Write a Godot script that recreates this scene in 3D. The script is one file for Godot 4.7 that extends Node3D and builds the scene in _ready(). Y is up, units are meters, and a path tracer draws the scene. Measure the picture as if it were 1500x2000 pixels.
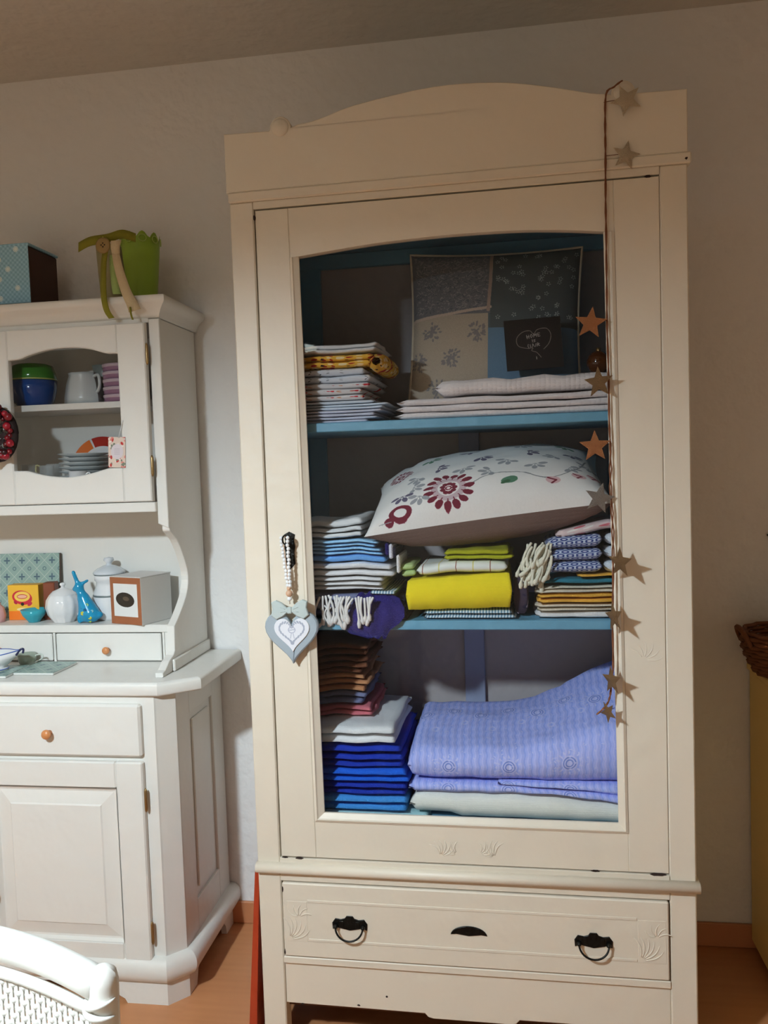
extends Node3D
# A dining-room corner: white hutch on the left, cream wardrobe with a glass door full of linen.
# Units are metres; the wall behind the furniture is the plane z = 0, +z comes towards the room.

var NZ := FastNoiseLite.new()
var M := {}
var WF: Transform3D          # the wardrobe's frame: u to the right, v up, t out of its front
const LAMP := Vector3(-1.12, 2.08, 2.35)

func _ready() -> void:
	# ---------- camera ----------
	var cam := Camera3D.new()
	cam.name = "camera"
	cam.fov = rad_to_deg(2.0 * atan(1000.0 / 1623.6))
	cam.near = 0.02
	cam.transform = Transform3D(Basis(Vector3(0.98877835, -0.03331293, -0.14562838), Vector3(0.0248175, 0.99790367, -0.05976919), Vector3(0.14731418, 0.05548435, 0.98753229)), Vector3(0, 1.46525, 2.52666))
	add_child(cam)
	cam.current = true
	# ---------- environment ----------
	var env := Environment.new()
	env.background_mode = Environment.BG_COLOR
	env.background_color = Color(0.01, 0.01, 0.012)
	env.tonemap_mode = Environment.TONE_MAPPER_LINEAR
	env.tonemap_exposure = 1.06
	env.sdfgi_enabled = true
	env.ssao_enabled = true
	env.ssil_enabled = true
	var we := WorldEnvironment.new()
	we.name = "world_environment"
	we.environment = env
	add_child(we)
	# ---------- shared ----------
	NZ.seed = 7
	NZ.frequency = 1.0
	NZ.fractal_octaves = 2
	WF = Transform3D(Basis(Vector3.UP, deg_to_rad(-0.986)), Vector3(-0.6418, 0, 0.5676))
	make_materials()
	# ---------- light and setting ----------
	build_room()
	build_pendant_lamp()
	# ---------- furniture ----------
	build_wardrobe()
	build_buffet_cabinet()
	build_dresser_hutch()
	build_right_cabinet()
	build_chair()
	build_bounce_table()
	# ---------- things ----------
	build_top_compartment()
	build_middle_compartment()
	build_bottom_compartment()
	build_garland()
	build_heart()
	build_hutch_top_things()
	build_hutch_door_things()
	build_niche_things()
	build_worktop_things()
	build_floor_things()

# =====================================================================  nodes
var used := {}

func numbered(called: String, where: Node) -> String:
	var key := str(where.get_instance_id()) + called
	var n: int = used.get(key, 0)
	used[key] = n + 1
	return called if n == 0 else "%s_%03d" % [called, n]

func thing(called: String, label: String, category: String, xf: Transform3D, group := "") -> Node3D:
	var o := Node3D.new()
	o.name = numbered(called, self)
	add_child(o)
	o.transform = xf
	o.set_meta("label", label)
	o.set_meta("category", category)
	if group != "":
		o.set_meta("group", group)
	return o

func part(parent: Node3D, called: String, st: SurfaceTool, m: Material, label := "") -> MeshInstance3D:
	var o := MeshInstance3D.new()
	st.generate_normals()
	o.mesh = st.commit()
	o.material_override = m
	o.name = numbered(called, parent)
	o.cast_shadow = GeometryInstance3D.SHADOW_CASTING_SETTING_ON
	parent.add_child(o)
	if label != "":
		o.set_meta("label", label)
	return o

func one(called: String, label: String, category: String, xf: Transform3D, st: SurfaceTool, m: Material, group := "") -> MeshInstance3D:
	var o := part(self, called, st, m)
	o.transform = xf
	o.set_meta("label", label)
	o.set_meta("category", category)
	if group != "":
		o.set_meta("group", group)
	return o

func structure(called: String, st: SurfaceTool, m: Material) -> MeshInstance3D:
	var o := part(self, called, st, m)
	o.set_meta("kind", "structure")
	o.set_meta("label", structure_labels.get(called, called.replace("_", " ") + " of the room"))
	return o

var structure_labels := {
	"floor": "orange brown smooth floor of the room", "ceiling": "plain white ceiling of the room",
	"wall_back": "white plastered wall behind wardrobe and hutch", "wall_left": "white side wall left of the hutch",
	"wall_right": "warm side wall right of the wardrobe", "wall_front": "wall behind the photographer",
	"baseboard_back": "orange brown wooden baseboard along the back wall"}

func at(u: float, v: float, t: float, turn := 0.0) -> Transform3D:
	return WF * Transform3D(Basis(Vector3.UP, turn), Vector3(u, v, t))

func pos(x: float, y: float, z: float, turn := 0.0) -> Transform3D:
	return Transform3D(Basis(Vector3.UP, turn), Vector3(x, y, z))

# =====================================================================  shapes
func mb() -> SurfaceTool:
	var st := SurfaceTool.new()
	st.begin(Mesh.PRIMITIVE_TRIANGLES)
	return st

func flat_uv(p: Vector3, n: Vector3) -> Vector2:
	var a := n.abs()
	if a.z >= a.x and a.z >= a.y:
		return Vector2(p.x, -p.y)
	if a.y >= a.x:
		return Vector2(p.x, p.z)
	return Vector2(p.z, -p.y)

# a flat convex face, turned so that it looks along out
func face(st: SurfaceTool, pts: Array, out: Vector3) -> void:
	var n := Vector3.ZERO
	for i in range(1, pts.size() - 1):
		n += (pts[i] - pts[0]).cross(pts[i + 1] - pts[0])
	var q := pts
	if n.dot(out) > 0.0:
		q = pts.duplicate()
		q.reverse()
	st.set_smooth_group(-1)
	for i in range(1, q.size() - 1):
		for p in [q[0], q[i], q[i + 1]]:
			st.set_uv(flat_uv(p, n))
			st.add_vertex(p)

# a box with chamfered edges
func bx(st: SurfaceTool, x0: float, x1: float, y0: float, y1: float, z0: float, z1: float, b := 0.002, xf := Transform3D.IDENTITY) -> void:
	var c := Vector3(x0 + x1, y0 + y1, z0 + z1) * 0.5
	var h := Vector3(x1 - x0, y1 - y0, z1 - z0).abs() * 0.5
	b = minf(b, minf(h.x, minf(h.y, h.z)) * 0.7)
	var V := func(sx: float, sy: float, sz: float, axis: int) -> Vector3:
		var p := h
		for k in 3:
			if k != axis:
				p[k] -= b
		return xf * (c + Vector3(p.x * sx, p.y * sy, p.z * sz))
	var o := xf * c
	var S := [-1.0, 1.0]
	for axis in 3:
		for s in S:
			var f := []
			for q in [[-1.0, -1.0], [1.0, -1.0], [1.0, 1.0], [-1.0, 1.0]]:
				var g := Vector3.ZERO
				g[axis] = s
				g[(axis + 1) % 3] = q[0]
				g[(axis + 2) % 3] = q[1]
				f.append(V.call(g.x, g.y, g.z, axis))
			face(st, f, (f[0] + f[2]) * 0.5 - o)
	if b <= 0.00001:
		return
	for axis in 3:                      # edges that run along axis
		var p1 := (axis + 1) % 3
		var p2 := (axis + 2) % 3
		for s1 in S:
			for s2 in S:
				var f := []
				for e in [[-1.0, p1], [1.0, p1], [1.0, p2], [-1.0, p2]]:
					var g := Vector3.ZERO
					g[axis] = e[0]
					g[p1] = s1
					g[p2] = s2
					f.append(V.call(g.x, g.y, g.z, e[1]))
				face(st, f, (f[0] + f[1] + f[2] + f[3]) * 0.25 - o)
	for sx in S:
		for sy in S:
			for sz in S:
				var f := [V.call(sx, sy, sz, 0), V.call(sx, sy, sz, 1), V.call(sx, sy, sz, 2)]
				face(st, f, (f[0] + f[1] + f[2]) / 3.0 - o)

# an outline in x and y, pushed from z0 to z1, its front edge chamfered
func ext(st: SurfaceTool, poly: Array, z0: float, z1: float, b := 0.0, xf := Transform3D.IDENTITY, smooth := false) -> void:
	var P := PackedVector2Array(poly)
	if Geometry2D.is_polygon_clockwise(P):
		P.reverse()
	var n := P.size()
	var inner := PackedVector2Array()
	for i in n:
		var a := (P[i] - P[(i + n - 1) % n]).normalized()
		var c := (P[(i + 1) % n] - P[i]).normalized()
		var na := Vector2(-a.y, a.x)
		var nc := Vector2(-c.y, c.x)
		var m := na + nc
		m = m / maxf(m.length_squared(), 0.5) * 2.0
		inner.append(P[i] + m * b if b > 0.0 else P[i])
	var tri := Geometry2D.triangulate_polygon(P)
	for k in range(0, tri.size(), 3):
		var f := []
		var g := []
		for j in 3:
			var q := inner[tri[k + j]]
			f.append(xf * Vector3(q.x, q.y, z1))
			q = P[tri[k + j]]
			g.append(xf * Vector3(q.x, q.y, z0))
		face(st, f, xf.basis * Vector3(0, 0, signf(z1 - z0)))
		face(st, g, xf.basis * Vector3(0, 0, -signf(z1 - z0)))
	var zc := z1 - b * signf(z1 - z0)
	for i in n:
		var j := (i + 1) % n
		var e := P[j] - P[i]
		var out := xf.basis * Vector3(e.y, -e.x, 0)
		var q := [Vector3(P[i].x, P[i].y, z0), Vector3(P[j].x, P[j].y, z0), Vector3(P[j].x, P[j].y, zc), Vector3(P[i].x, P[i].y, zc)]
		for k in 4:
			q[k] = xf * q[k]
		face(st, q, out)
		if b > 0.0:
			var r := [xf * Vector3(P[i].x, P[i].y, zc), xf * Vector3(P[j].x, P[j].y, zc), xf * Vector3(inner[j].x, inner[j].y, z1), xf * Vector3(inner[i].x, inner[i].y, z1)]
			face(st, r, out + xf.basis * Vector3(0, 0, e.length() * signf(z1 - z0)))

# a smooth net of points; rows is an Array of PackedVector3Array, uvs the same shape or empty
func net(st: SurfaceTool, rows: Array, uvs := [], group := 0) -> void:
	var c := Vector3.ZERO
	var cnt := 0
	for r in rows:
		for p in r:
			c += p
			cnt += 1
	c /= maxf(cnt, 1)
	var s := 0.0
	var R := rows.size()
	var C: int = rows[0].size()
	for i in R - 1:
		for j in C - 1:
			var a: Vector3 = rows[i][j]
			var n: Vector3 = (rows[i + 1][j] - a).cross(rows[i][j + 1] - a)
			s += n.dot(a - c)
	st.set_smooth_group(group)
	var flip := s > 0.0
	for i in R - 1:
		for j in C - 1:
			var q := [[i, j], [i + 1, j], [i + 1, j + 1], [i, j], [i + 1, j + 1], [i, j + 1]]
			if flip:
				q = [[i, j], [i + 1, j + 1], [i + 1, j], [i, j], [i, j + 1], [i + 1, j + 1]]
			for e in q:
				if uvs.size() > 0:
					st.set_uv(uvs[e[0]][e[1]])
				else:
					st.set_uv(Vector2(float(e[1]) / (C - 1), float(e[0]) / (R - 1)))
				st.add_vertex(rows[e[0]][e[1]])

# a profile of (radius, height) turned round the y axis
func lathe(st: SurfaceTool, prof: Array, seg := 24, xf := Transform3D.IDENTITY, sx := 1.0, sz := 1.0, lobes := 0, lobe := 0.0) -> void:
	var rows := []
	var uvs := []
	var run := 0.0
	for k in prof.size():
		if k > 0:
			run += (prof[k] - prof[k - 1]).length()
		var row := PackedVector3Array()
		var uv := PackedVector2Array()
		for i in seg + 1:
			var a := TAU * i / seg
			var r: float = prof[k].x
			if lobes > 0:
				r *= 1.0 + lobe * cos(a * lobes)
			row.append(xf * Vector3(cos(a) * r * sx, prof[k].y, sin(a) * r * sz))
			uv.append(Vector2(float(i) / seg, run))
		rows.append(row)
		uvs.append(uv)
	net(st, rows, uvs)

# a round bar along points
func tube(st: SurfaceTool, pts: Array, rad, seg := 8, closed := false) -> void:
	var n := pts.size()
	var rows := []
	var prev := Vector3.ZERO
	var count := n + (1 if closed else 0)
	for ii in count:
		var i := ii % n
		var d: Vector3
		if closed:
			d = pts[(i + 1) % n] - pts[(i + n - 1) % n]
		else:
			d = pts[mini(i + 1, n - 1)] - pts[maxi(i - 1, 0)]
		d = d.normalized()
		if prev == Vector3.ZERO:
			prev = d.cross(Vector3(0.31, 0.83, 0.46)).normalized()
		prev = (prev - d * prev.dot(d)).normalized()
		var b := d.cross(prev)
		var r: float = rad[i] if rad is Array else rad
		var row := PackedVector3Array()
		for k in seg + 1:
			var a := TAU * k / seg
			row.append(pts[i] + (prev * cos(a) + b * sin(a)) * r)
		if ii == 0 and not closed:
			var cap := PackedVector3Array()
			for k in seg + 1:
				cap.append(pts[0] - d * r * 0.35)
			rows.append(cap)
		rows.append(row)
		if ii == count - 1 and not closed:
			var cap := PackedVector3Array()
			for k in seg + 1:
				cap.append(pts[i] + d * r * 0.35)
			rows.append(cap)
	net(st, rows)

# a flat strip along points, wide across, with thickness
func strip(st: SurfaceTool, pts: Array, across: Array, thick := 0.0012) -> void:
	var A := []
	for i in pts.size():
		var d: Vector3 = (pts[mini(i + 1, pts.size() - 1)] - pts[maxi(i - 1, 0)]).normalized()
		var w: Vector3 = across[i]
		var n := d.cross(w).normalized() * thick * 0.5
		A.append(PackedVector3Array([pts[i] - w * 0.5 + n, pts[i] + w * 0.5 + n, pts[i] + w * 0.5 - n, pts[i] - w * 0.5 - n, pts[i] - w * 0.5 + n]))
	net(st, A)

# a soft slab between two height fields over u and t, its rim rounded over the distance r
func slab(st: SurfaceTool, u0: float, u1: float, t0: float, t1: float, yb: Callable, yt: Callable, r: float, nu := 18, nt := 8, jag := 0.0, fold_front := true) -> void:
	var us := []
	var ts := []
	for i in nu + 1:
		var x := 0.5 - 0.5 * cos(PI * i / nu)
		us.append(lerpf(x, float(i) / nu, 0.55))
	for j in nt + 1:
		var x := 0.5 - 0.5 * cos(PI * j / nt)
		ts.append(lerpf(x, float(j) / nt, 0.3))
	var half := func(u: float, t: float) -> float:
		var d := minf(minf(u - u0, u1 - u), minf(t - t0, t1 - t))
		var k := clampf(d / r, 0.0, 1.0)
		return sqrt(1.0 - (1.0 - k) * (1.0 - k))
	for side in [1.0, -1.0]:
		var rows := []
		var uvs := []
		for j in nt + 1:
			var row := PackedVector3Array()
			var uv := PackedVector2Array()
			var run := 0.0
			for i in nu + 1:
				var u: float = lerpf(u0, u1, us[i])
				var t: float = lerpf(t0, t1, ts[j])
				var b: float = yb.call(u, t)
				var h: float = yt.call(u, t)
				var m := (b + h) * 0.5
				var y: float = m + side * (h - b) * 0.5 * half.call(u, t)
				var off := NZ.get_noise_2d(u * 9.0 + 31.0, t * 9.0 + m * 55.0) * jag
				row.append(Vector3(u + NZ.get_noise_2d(t * 11.0, m * 70.0) * jag, y, t + off))
				# follow the round front with the pattern
				uv.append(Vector2(u, -t + (t1 - t0) * 0.0 + side * (y - m) * 1.0))
			rows.append(row)
			uvs.append(uv)
		var flip_rows := rows
		st.set_smooth_group(0)
		for j in nt:
			for i in nu:
				var q := [[j, i], [j, i + 1], [j + 1, i + 1], [j, i], [j + 1, i + 1], [j + 1, i]]
				if side < 0.0:
					q = [[j, i], [j + 1, i + 1], [j, i + 1], [j, i], [j + 1, i], [j + 1, i + 1]]
				for e in q:
					st.set_uv(uvs[e[0]][e[1]])
					st.add_vertex(flip_rows[e[0]][e[1]])

# a folded cloth: several soft layers lying on each other, in the wardrobe's own axes
# bend(u, t) lifts the whole pile; it is scaled with the height above the shelf
func folded(st: SurfaceTool, u0: float, u1: float, v0: float, v1: float, t0: float, t1: float, layers: int, seed_: int, bend: Callable, jag := 0.004, loose := 0.012, fill := 0.96) -> void:
	var g := RandomNumberGenerator.new()
	g.seed = seed_
	var h := (v1 - v0) / layers
	for k in layers:
		var a := v0 + h * k
		var b := a + h * fill
		var du := g.randf_range(-loose, loose * 0.2)
		var dt := g.randf_range(-loose * 0.7, 0.0)
		var ph := g.randf() * 50.0
		var wob := func(u: float, t: float) -> float:
			return (NZ.get_noise_2d(u * 7.0 + ph, t * 5.0) - 0.6) * h * 0.14
		slab(st, u0, u1 + du, t0, t1 + dt,
			func(u: float, t: float) -> float: return a + bend.call(u, t, a) - wob.call(u, t) * 0.3,
			func(u: float, t: float) -> float: return b + bend.call(u, t, b) + wob.call(u, t),
			maxf(h * 0.6, 0.004), 16, 7, jag)

# one half of a cushion: a bulging square sheet in x and y, bulging along z
func cushion_half(st: SurfaceTool, w: float, h: float, bulge: float, n := 20, pinch := 0.06, wrinkle := 0.0, seed_ := 0) -> void:
	var rows := []
	var uvs := []
	for j in n + 1:
		var row := PackedVector3Array()
		var uv := PackedVector2Array()
		for i in n + 1:
			var a := -1.0 + 2.0 * i / n
			var b := -1.0 + 2.0 * j / n
			a = sin(a * PI * 0.5) * 0.5 + a * 0.5
			b = sin(b * PI * 0.5) * 0.5 + b * 0.5
			var x := a * (1.0 - pinch * (1.0 - b * b) * a * a)
			var y := b * (1.0 - pinch * (1.0 - a * a) * b * b)
			var z := pow(maxf((1.0 - pow(absf(a), 2.4)) * (1.0 - pow(absf(b), 2.4)), 0.0), 0.5)
			var edge := clampf((1.0 - maxf(absf(a), absf(b))) * 6.0, 0.0, 1.0)
			z += wrinkle * NZ.get_noise_2d(a * 3.0 + seed_, b * 3.0 - seed_) * edge
			z += wrinkle * 0.5 * NZ.get_noise_2d(a * 9.0 + seed_, b * 3.0 + 9.0) * edge
			row.append(Vector3(x * w * 0.5, y * h * 0.5, z * bulge))
			uv.append(Vector2((a + 1.0) * 0.5, (1.0 - b) * 0.5))
		rows.append(row)
		uvs.append(uv)
	net(st, rows, uvs)

func cushion_rim(w: float, h: float, n := 20, pinch := 0.06) -> Array:
	var out := []
	for k in 4 * n:
		var s := k / n
		var f := -1.0 + 2.0 * float(k % n) / n
		var a := f
		var b := -1.0
		if s == 1:
			a = 1.0
			b = f
		elif s == 2:
			a = -f
			b = 1.0
		elif s == 3:
			a = -1.0
			b = -f
		a = sin(a * PI * 0.5) * 0.5 + a * 0.5
		b = sin(b * PI * 0.5) * 0.5 + b * 0.5
		var x := a * (1.0 - pinch * (1.0 - b * b) * a * a)
		var y := b * (1.0 - pinch * (1.0 - a * a) * b * b)
		out.append(Vector3(x * w * 0.5, y * h * 0.5, 0.0))
	return out

func arc(c: Vector2, r: Vector2, a0: float, a1: float, n: int) -> Array:
	var out := []
	for i in n + 1:
		var a := deg_to_rad(lerpf(a0, a1, float(i) / n))
		out.append(c + Vector2(cos(a) * r.x, sin(a) * r.y))
	return out

func smooth_line(pts: Array, n := 6) -> Array:
	var out := []
	for i in pts.size() - 1:
		var p0 = pts[maxi(i - 1, 0)]
		var p3 = pts[mini(i + 2, pts.size() - 1)]
		for k in n:
			out.append(pts[i].cubic_interpolate(pts[i + 1], p0, p3, float(k) / n))
	out.append(pts[pts.size() - 1])
	return out

# =====================================================================  materials
func mat(c: Color, rough := 0.6, metal := 0.0) -> StandardMaterial3D:
	var m := StandardMaterial3D.new()
	m.albedo_color = c
	m.roughness = rough
	m.metallic = metal
	return m

func noise_image(size: int, freq: float, oct: int, seed_: int, kind := FastNoiseLite.TYPE_SIMPLEX_SMOOTH) -> Image:
	var n := FastNoiseLite.new()
	n.seed = seed_
	n.noise_type = kind
	n.frequency = freq
	n.fractal_octaves = oct
	var im := n.get_seamless_image(size, size, false, false, 0.15)
	im.convert(Image.FORMAT_RGBA8)
	return im

func bump_of(im: Image, strength: float) -> ImageTexture:
	var b := im.duplicate()
	b.bump_map_to_normal_map(strength)
	return ImageTexture.create_from_image(b)

# colour grain from a noise picture: two tones
func toned(im: Image, a: Color, b: Color, gain := 1.0) -> ImageTexture:
	var o := Image.create(im.get_width(), im.get_height(), false, Image.FORMAT_RGBA8)
	for y in im.get_height():
		for x in im.get_width():
			var k := clampf((im.get_pixel(x, y).r - 0.5) * gain + 0.5, 0.0, 1.0)
			o.set_pixel(x, y, a.lerp(b, k))
	return ImageTexture.create_from_image(o)

func rough_skin(m: StandardMaterial3D, tex: Texture2D, scale: float, strength: float) -> StandardMaterial3D:
	m.uv1_triplanar = true
	m.uv1_scale = Vector3.ONE * scale
	m.normal_enabled = true
	m.normal_texture = tex
	m.normal_scale = strength
	return m

func img(w: int, h: int, c: Color) -> Image:
	var im := Image.create(w, h, false, Image.FORMAT_RGBA8)
	im.fill(c)
	return im

func disc(im: Image, cx: float, cy: float, rx: float, ry: float, c: Color, rot := 0.0, inner := 0.0) -> void:
	var R := ceili(maxf(rx, ry)) + 1
	var w := im.get_width()
	var h := im.get_height()
	var ca := cos(rot)
	var sa := sin(rot)
	for y in range(floori(cy) - R, floori(cy) + R + 1):
		for x in range(floori(cx) - R, floori(cx) + R + 1):
			var dx := x + 0.5 - cx
			var dy := y + 0.5 - cy
			var a := (dx * ca + dy * sa) / rx
			var b := (-dx * sa + dy * ca) / ry
			var d := a * a + b * b
			if d <= 1.0 and d >= inner * inner:
				im.set_pixel(posmod(x, w), posmod(y, h), c)

func stroke(im: Image, a: Vector2, b: Vector2, wd: float, c: Color) -> void:
	var n := maxi(2, int((b - a).length() / maxf(wd * 0.35, 0.5)))
	for i in n + 1:
		var p := a.lerp(b, float(i) / n)
		disc(im, p.x, p.y, wd * 0.5, wd * 0.5, c)

func strokes(im: Image, pts: Array, wd: float, c: Color) -> void:
	for i in pts.size() - 1:
		stroke(im, pts[i], pts[i + 1], wd, c)

func grainy(im: Image, amount: float, seed_: int) -> Image:
	var g := RandomNumberGenerator.new()
	g.seed = seed_
	for y in im.get_height():
		for x in im.get_width():
			var p := im.get_pixel(x, y)
			var k := 1.0 + g.randf_range(-amount, amount)
			im.set_pixel(x, y, Color(clampf(p.r * k, 0, 1), clampf(p.g * k, 0, 1), clampf(p.b * k, 0, 1), p.a))
	return im

func printed(im: Image, scale: Vector3, rough := 0.85) -> StandardMaterial3D:
	var m := mat(Color.WHITE, rough)
	m.albedo_texture = ImageTexture.create_from_image(im)
	m.uv1_scale = scale
	return m

func cloth_mat(c: Color, bump := 0.5, scale := 9.0, tex := "weave") -> StandardMaterial3D:
	var m := mat(c, 0.95)
	rough_skin(m, M[tex], scale, bump)
	return m

func make_materials() -> void:
	# relief maps
	M.plaster = bump_of(noise_image(256, 0.045, 4, 3), 3.0)
	M.brush = bump_of(noise_image(256, 0.02, 3, 5), 4.0)
	M.terry = bump_of(noise_image(256, 0.16, 2, 8), 6.0)
	M.sparkle = bump_of(noise_image(256, 0.22, 1, 9, FastNoiseLite.TYPE_CELLULAR), 30.0)
	var wv := Image.create(128, 128, false, Image.FORMAT_RGBA8)
	for y in 128:
		for x in 128:
			var k := 0.5 + 0.25 * sin(x * TAU / 4.0 + (PI if (y / 4) % 2 == 0 else 0.0)) + 0.2 * sin(y * TAU / 4.0)
			wv.set_pixel(x, y, Color(k, k, k))
	M.weave = bump_of(wv, 2.5)
	# room
	M.wall = rough_skin(mat(Color(0.91, 0.90, 0.89), 0.92), M.plaster, 1.6, 0.45)
	M.ceiling = rough_skin(mat(Color(0.82, 0.79, 0.75), 0.95), M.plaster, 1.2, 0.4)
	M.side_wall = rough_skin(mat(Color(0.85, 0.78, 0.69), 0.92), M.plaster, 1.6, 0.4)
	var wood := noise_image(256, 0.02, 4, 12)
	var fl := Image.create(256, 256, false, Image.FORMAT_RGBA8)
	for y in 256:
		for x in 256:
			var k := wood.get_pixel((x / 6) % 256, (y * 5) % 256).r * 0.6 + wood.get_pixel(x, y).r * 0.4
			fl.set_pixel(x, y, Color(0.76, 0.53, 0.36).lerp(Color(0.72, 0.49, 0.325), clampf((k - 0.5) * 1.6 + 0.5, 0, 1)))
	M.floor = mat(Color.WHITE, 0.42)
	M.floor.albedo_texture = ImageTexture.create_from_image(fl)
	M.floor.uv1_triplanar = true
	M.floor.uv1_scale = Vector3.ONE * 1.1
	M.baseboard = mat(Color(0.75, 0.50, 0.34), 0.45)
	# furniture
	M.cream = rough_skin(mat(Color(0.86, 0.815, 0.745), 0.46), M.brush, 2.3, 0.2)
	M.white_wood = rough_skin(mat(Color(0.885, 0.875, 0.85), 0.36), M.brush, 2.0, 0.22)
	M.shelf_blue = rough_skin(mat(Color(0.40, 0.62, 0.73), 0.5), M.brush, 2.5, 0.4)
	M.inside_back = rough_skin(mat(Color(0.70, 0.67, 0.67), 0.8), M.brush, 2.0, 0.4)
	M.back_stile = rough_skin(mat(Color(0.60, 0.64, 0.75), 0.75), M.brush, 2.0, 0.4)
	M.raw_wood = mat(Color(0.35, 0.20, 0.12), 0.8)
	M.red_wood = rough_skin(mat(Color(0.62, 0.20, 0.07), 0.5), M.brush, 3.0, 0.4)
	M.chip = mat(Color(0.16, 0.09, 0.06), 0.9)
	M.dark_metal = rough_skin(mat(Color(0.10, 0.10, 0.09), 0.38, 0.7), M.brush, 20.0, 0.8)
	M.brass = mat(Color(0.62, 0.52, 0.36), 0.35, 0.9)
	M.knob_wood = mat(Color(0.80, 0.53, 0.33), 0.3)
	M.glass = mat(Color(0.02, 0.03, 0.03, 0.05), 0.02)
	M.glass.metallic_specular = 0.25
	M.glass.transparency = BaseMaterial3D.TRANSPARENCY_ALPHA
	M.clear = mat(Color(0.92, 0.95, 0.95, 0.16), 0.03)
	M.clear.transparency = BaseMaterial3D.TRANSPARENCY_ALPHA
	M.yellow_cabinet = mat(Color(0.95, 0.83, 0.52), 0.5)
	M.wicker_brown = mat(Color(0.45, 0.26, 0.14), 0.8)
	M.wicker = mat(Color(0.92, 0.915, 0.89), 0.45)
	M.black = mat(Color(0.03, 0.03, 0.035), 0.7)
	M.porcelain = mat(Color(0.88, 0.88, 0.88), 0.08)
	M.grey_porcelain = mat(Color(0.72, 0.74, 0.74), 0.25)
	# cloths
	M.c_white = cloth_mat(Color(0.87, 0.86, 0.86))
	M.c_lavender_white = cloth_mat(Color(0.83, 0.83, 0.88))
	M.c_cool_white = cloth_mat(Color(0.84, 0.86, 0.89))
	M.c_beige = cloth_mat(Color(0.83, 0.78, 0.70))
	M.t_white = cloth_mat(Color(0.90, 0.90, 0.90), 0.7, 14.0, "terry")
	M.t_navy = cloth_mat(Color(0.05, 0.20, 0.68), 0.8, 14.0, "terry")
	M.t_blue = cloth_mat(Color(0.06, 0.38, 0.86), 0.8, 14.0, "terry")
	M.t_sky = cloth_mat(Color(0.25, 0.58, 0.88), 0.8, 14.0, "terry")
	M.c_sky = cloth_mat(Color(0.62, 0.80, 0.93))
	M.c_mid_blue = cloth_mat(Color(0.42, 0.64, 0.88))
	M.c_navy = cloth_mat(Color(0.09, 0.05, 0.38), 0.8)
	M.c_ink = cloth_mat(Color(0.07, 0.06, 0.16), 0.8)
	M.c_yellow = cloth_mat(Color(0.90, 0.82, 0.12), 0.3)
	M.c_olive = cloth_mat(Color(0.68, 0.68, 0.10))
	M.c_ochre = cloth_mat(Color(0.86, 0.64, 0.24))
	M.c_teal = cloth_mat(Color(0.16, 0.46, 0.54))
	M.c_pink = cloth_mat(Color(0.78, 0.42, 0.46))
	M.c_rose = cloth_mat(Color(0.80, 0.60, 0.62))
	M.c_brown = cloth_mat(Color(0.45, 0.26, 0.16))
	M.c_tan = cloth_mat(Color(0.72, 0.50, 0.34))
	M.c_slate = cloth_mat(Color(0.45, 0.47, 0.60))
	M.c_taupe = cloth_mat(Color(0.46, 0.38, 0.36), 0.6)
	M.c_duvet = cloth_mat(Color(0.90, 0.90, 0.86), 0.3)
	M.c_pale_teal = cloth_mat(Color(0.62, 0.78, 0.80))
	M.fringe = cloth_mat(Color(0.88, 0.87, 0.86), 0.6, 20.0)
	M.fringe_cream = cloth_mat(Color(0.86, 0.85, 0.78), 0.6, 20.0)
	# waffle quilt
	var wq := Image.create(64, 64, false, Image.FORMAT_RGBA8)
	for y in 64:
		for x in 64:
			var k := 0.5 + 0.5 * absf(sin(x * PI / 16.0) * sin(y * PI / 16.0))
			wq.set_pixel(x, y, Color(k, k, k))
	M.c_waffle = mat(Color(0.87, 0.84, 0.84), 0.95)
	M.c_waffle.normal_enabled = true
	M.c_waffle.normal_texture = bump_of(wq, 5.0)
	M.c_waffle.normal_scale = 0.45
	M.c_waffle.uv1_scale = Vector3(22, 22, 22)
	# stars, cord, heart
	M.copper = rough_skin(mat(Color(0.93, 0.64, 0.44), 0.3, 0.3), M.sparkle, 14.0, 2.0)
	M.silver = rough_skin(mat(Color(0.74, 0.71, 0.68), 0.28, 0.4), M.sparkle, 14.0, 2.0)
	M.dull_copper = rough_skin(mat(Color(0.66, 0.52, 0.36), 0.5, 0.2), M.sparkle, 14.0, 1.2)
	M.pale_star = rough_skin(mat(Color(0.90, 0.82, 0.70), 0.7), M.sparkle, 14.0, 0.8)
	M.cord = mat(Color(0.46, 0.27, 0.16), 0.9)
	M.heart_grey = mat(Color(0.60, 0.64, 0.67), 0.6)
	M.heart_bow = mat(Color(0.70, 0.74, 0.73), 0.6)
	M.bead = mat(Color(0.90, 0.90, 0.90), 0.3)
	M.bead_wood = mat(Color(0.80, 0.64, 0.52), 0.5)
	make_prints()

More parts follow.
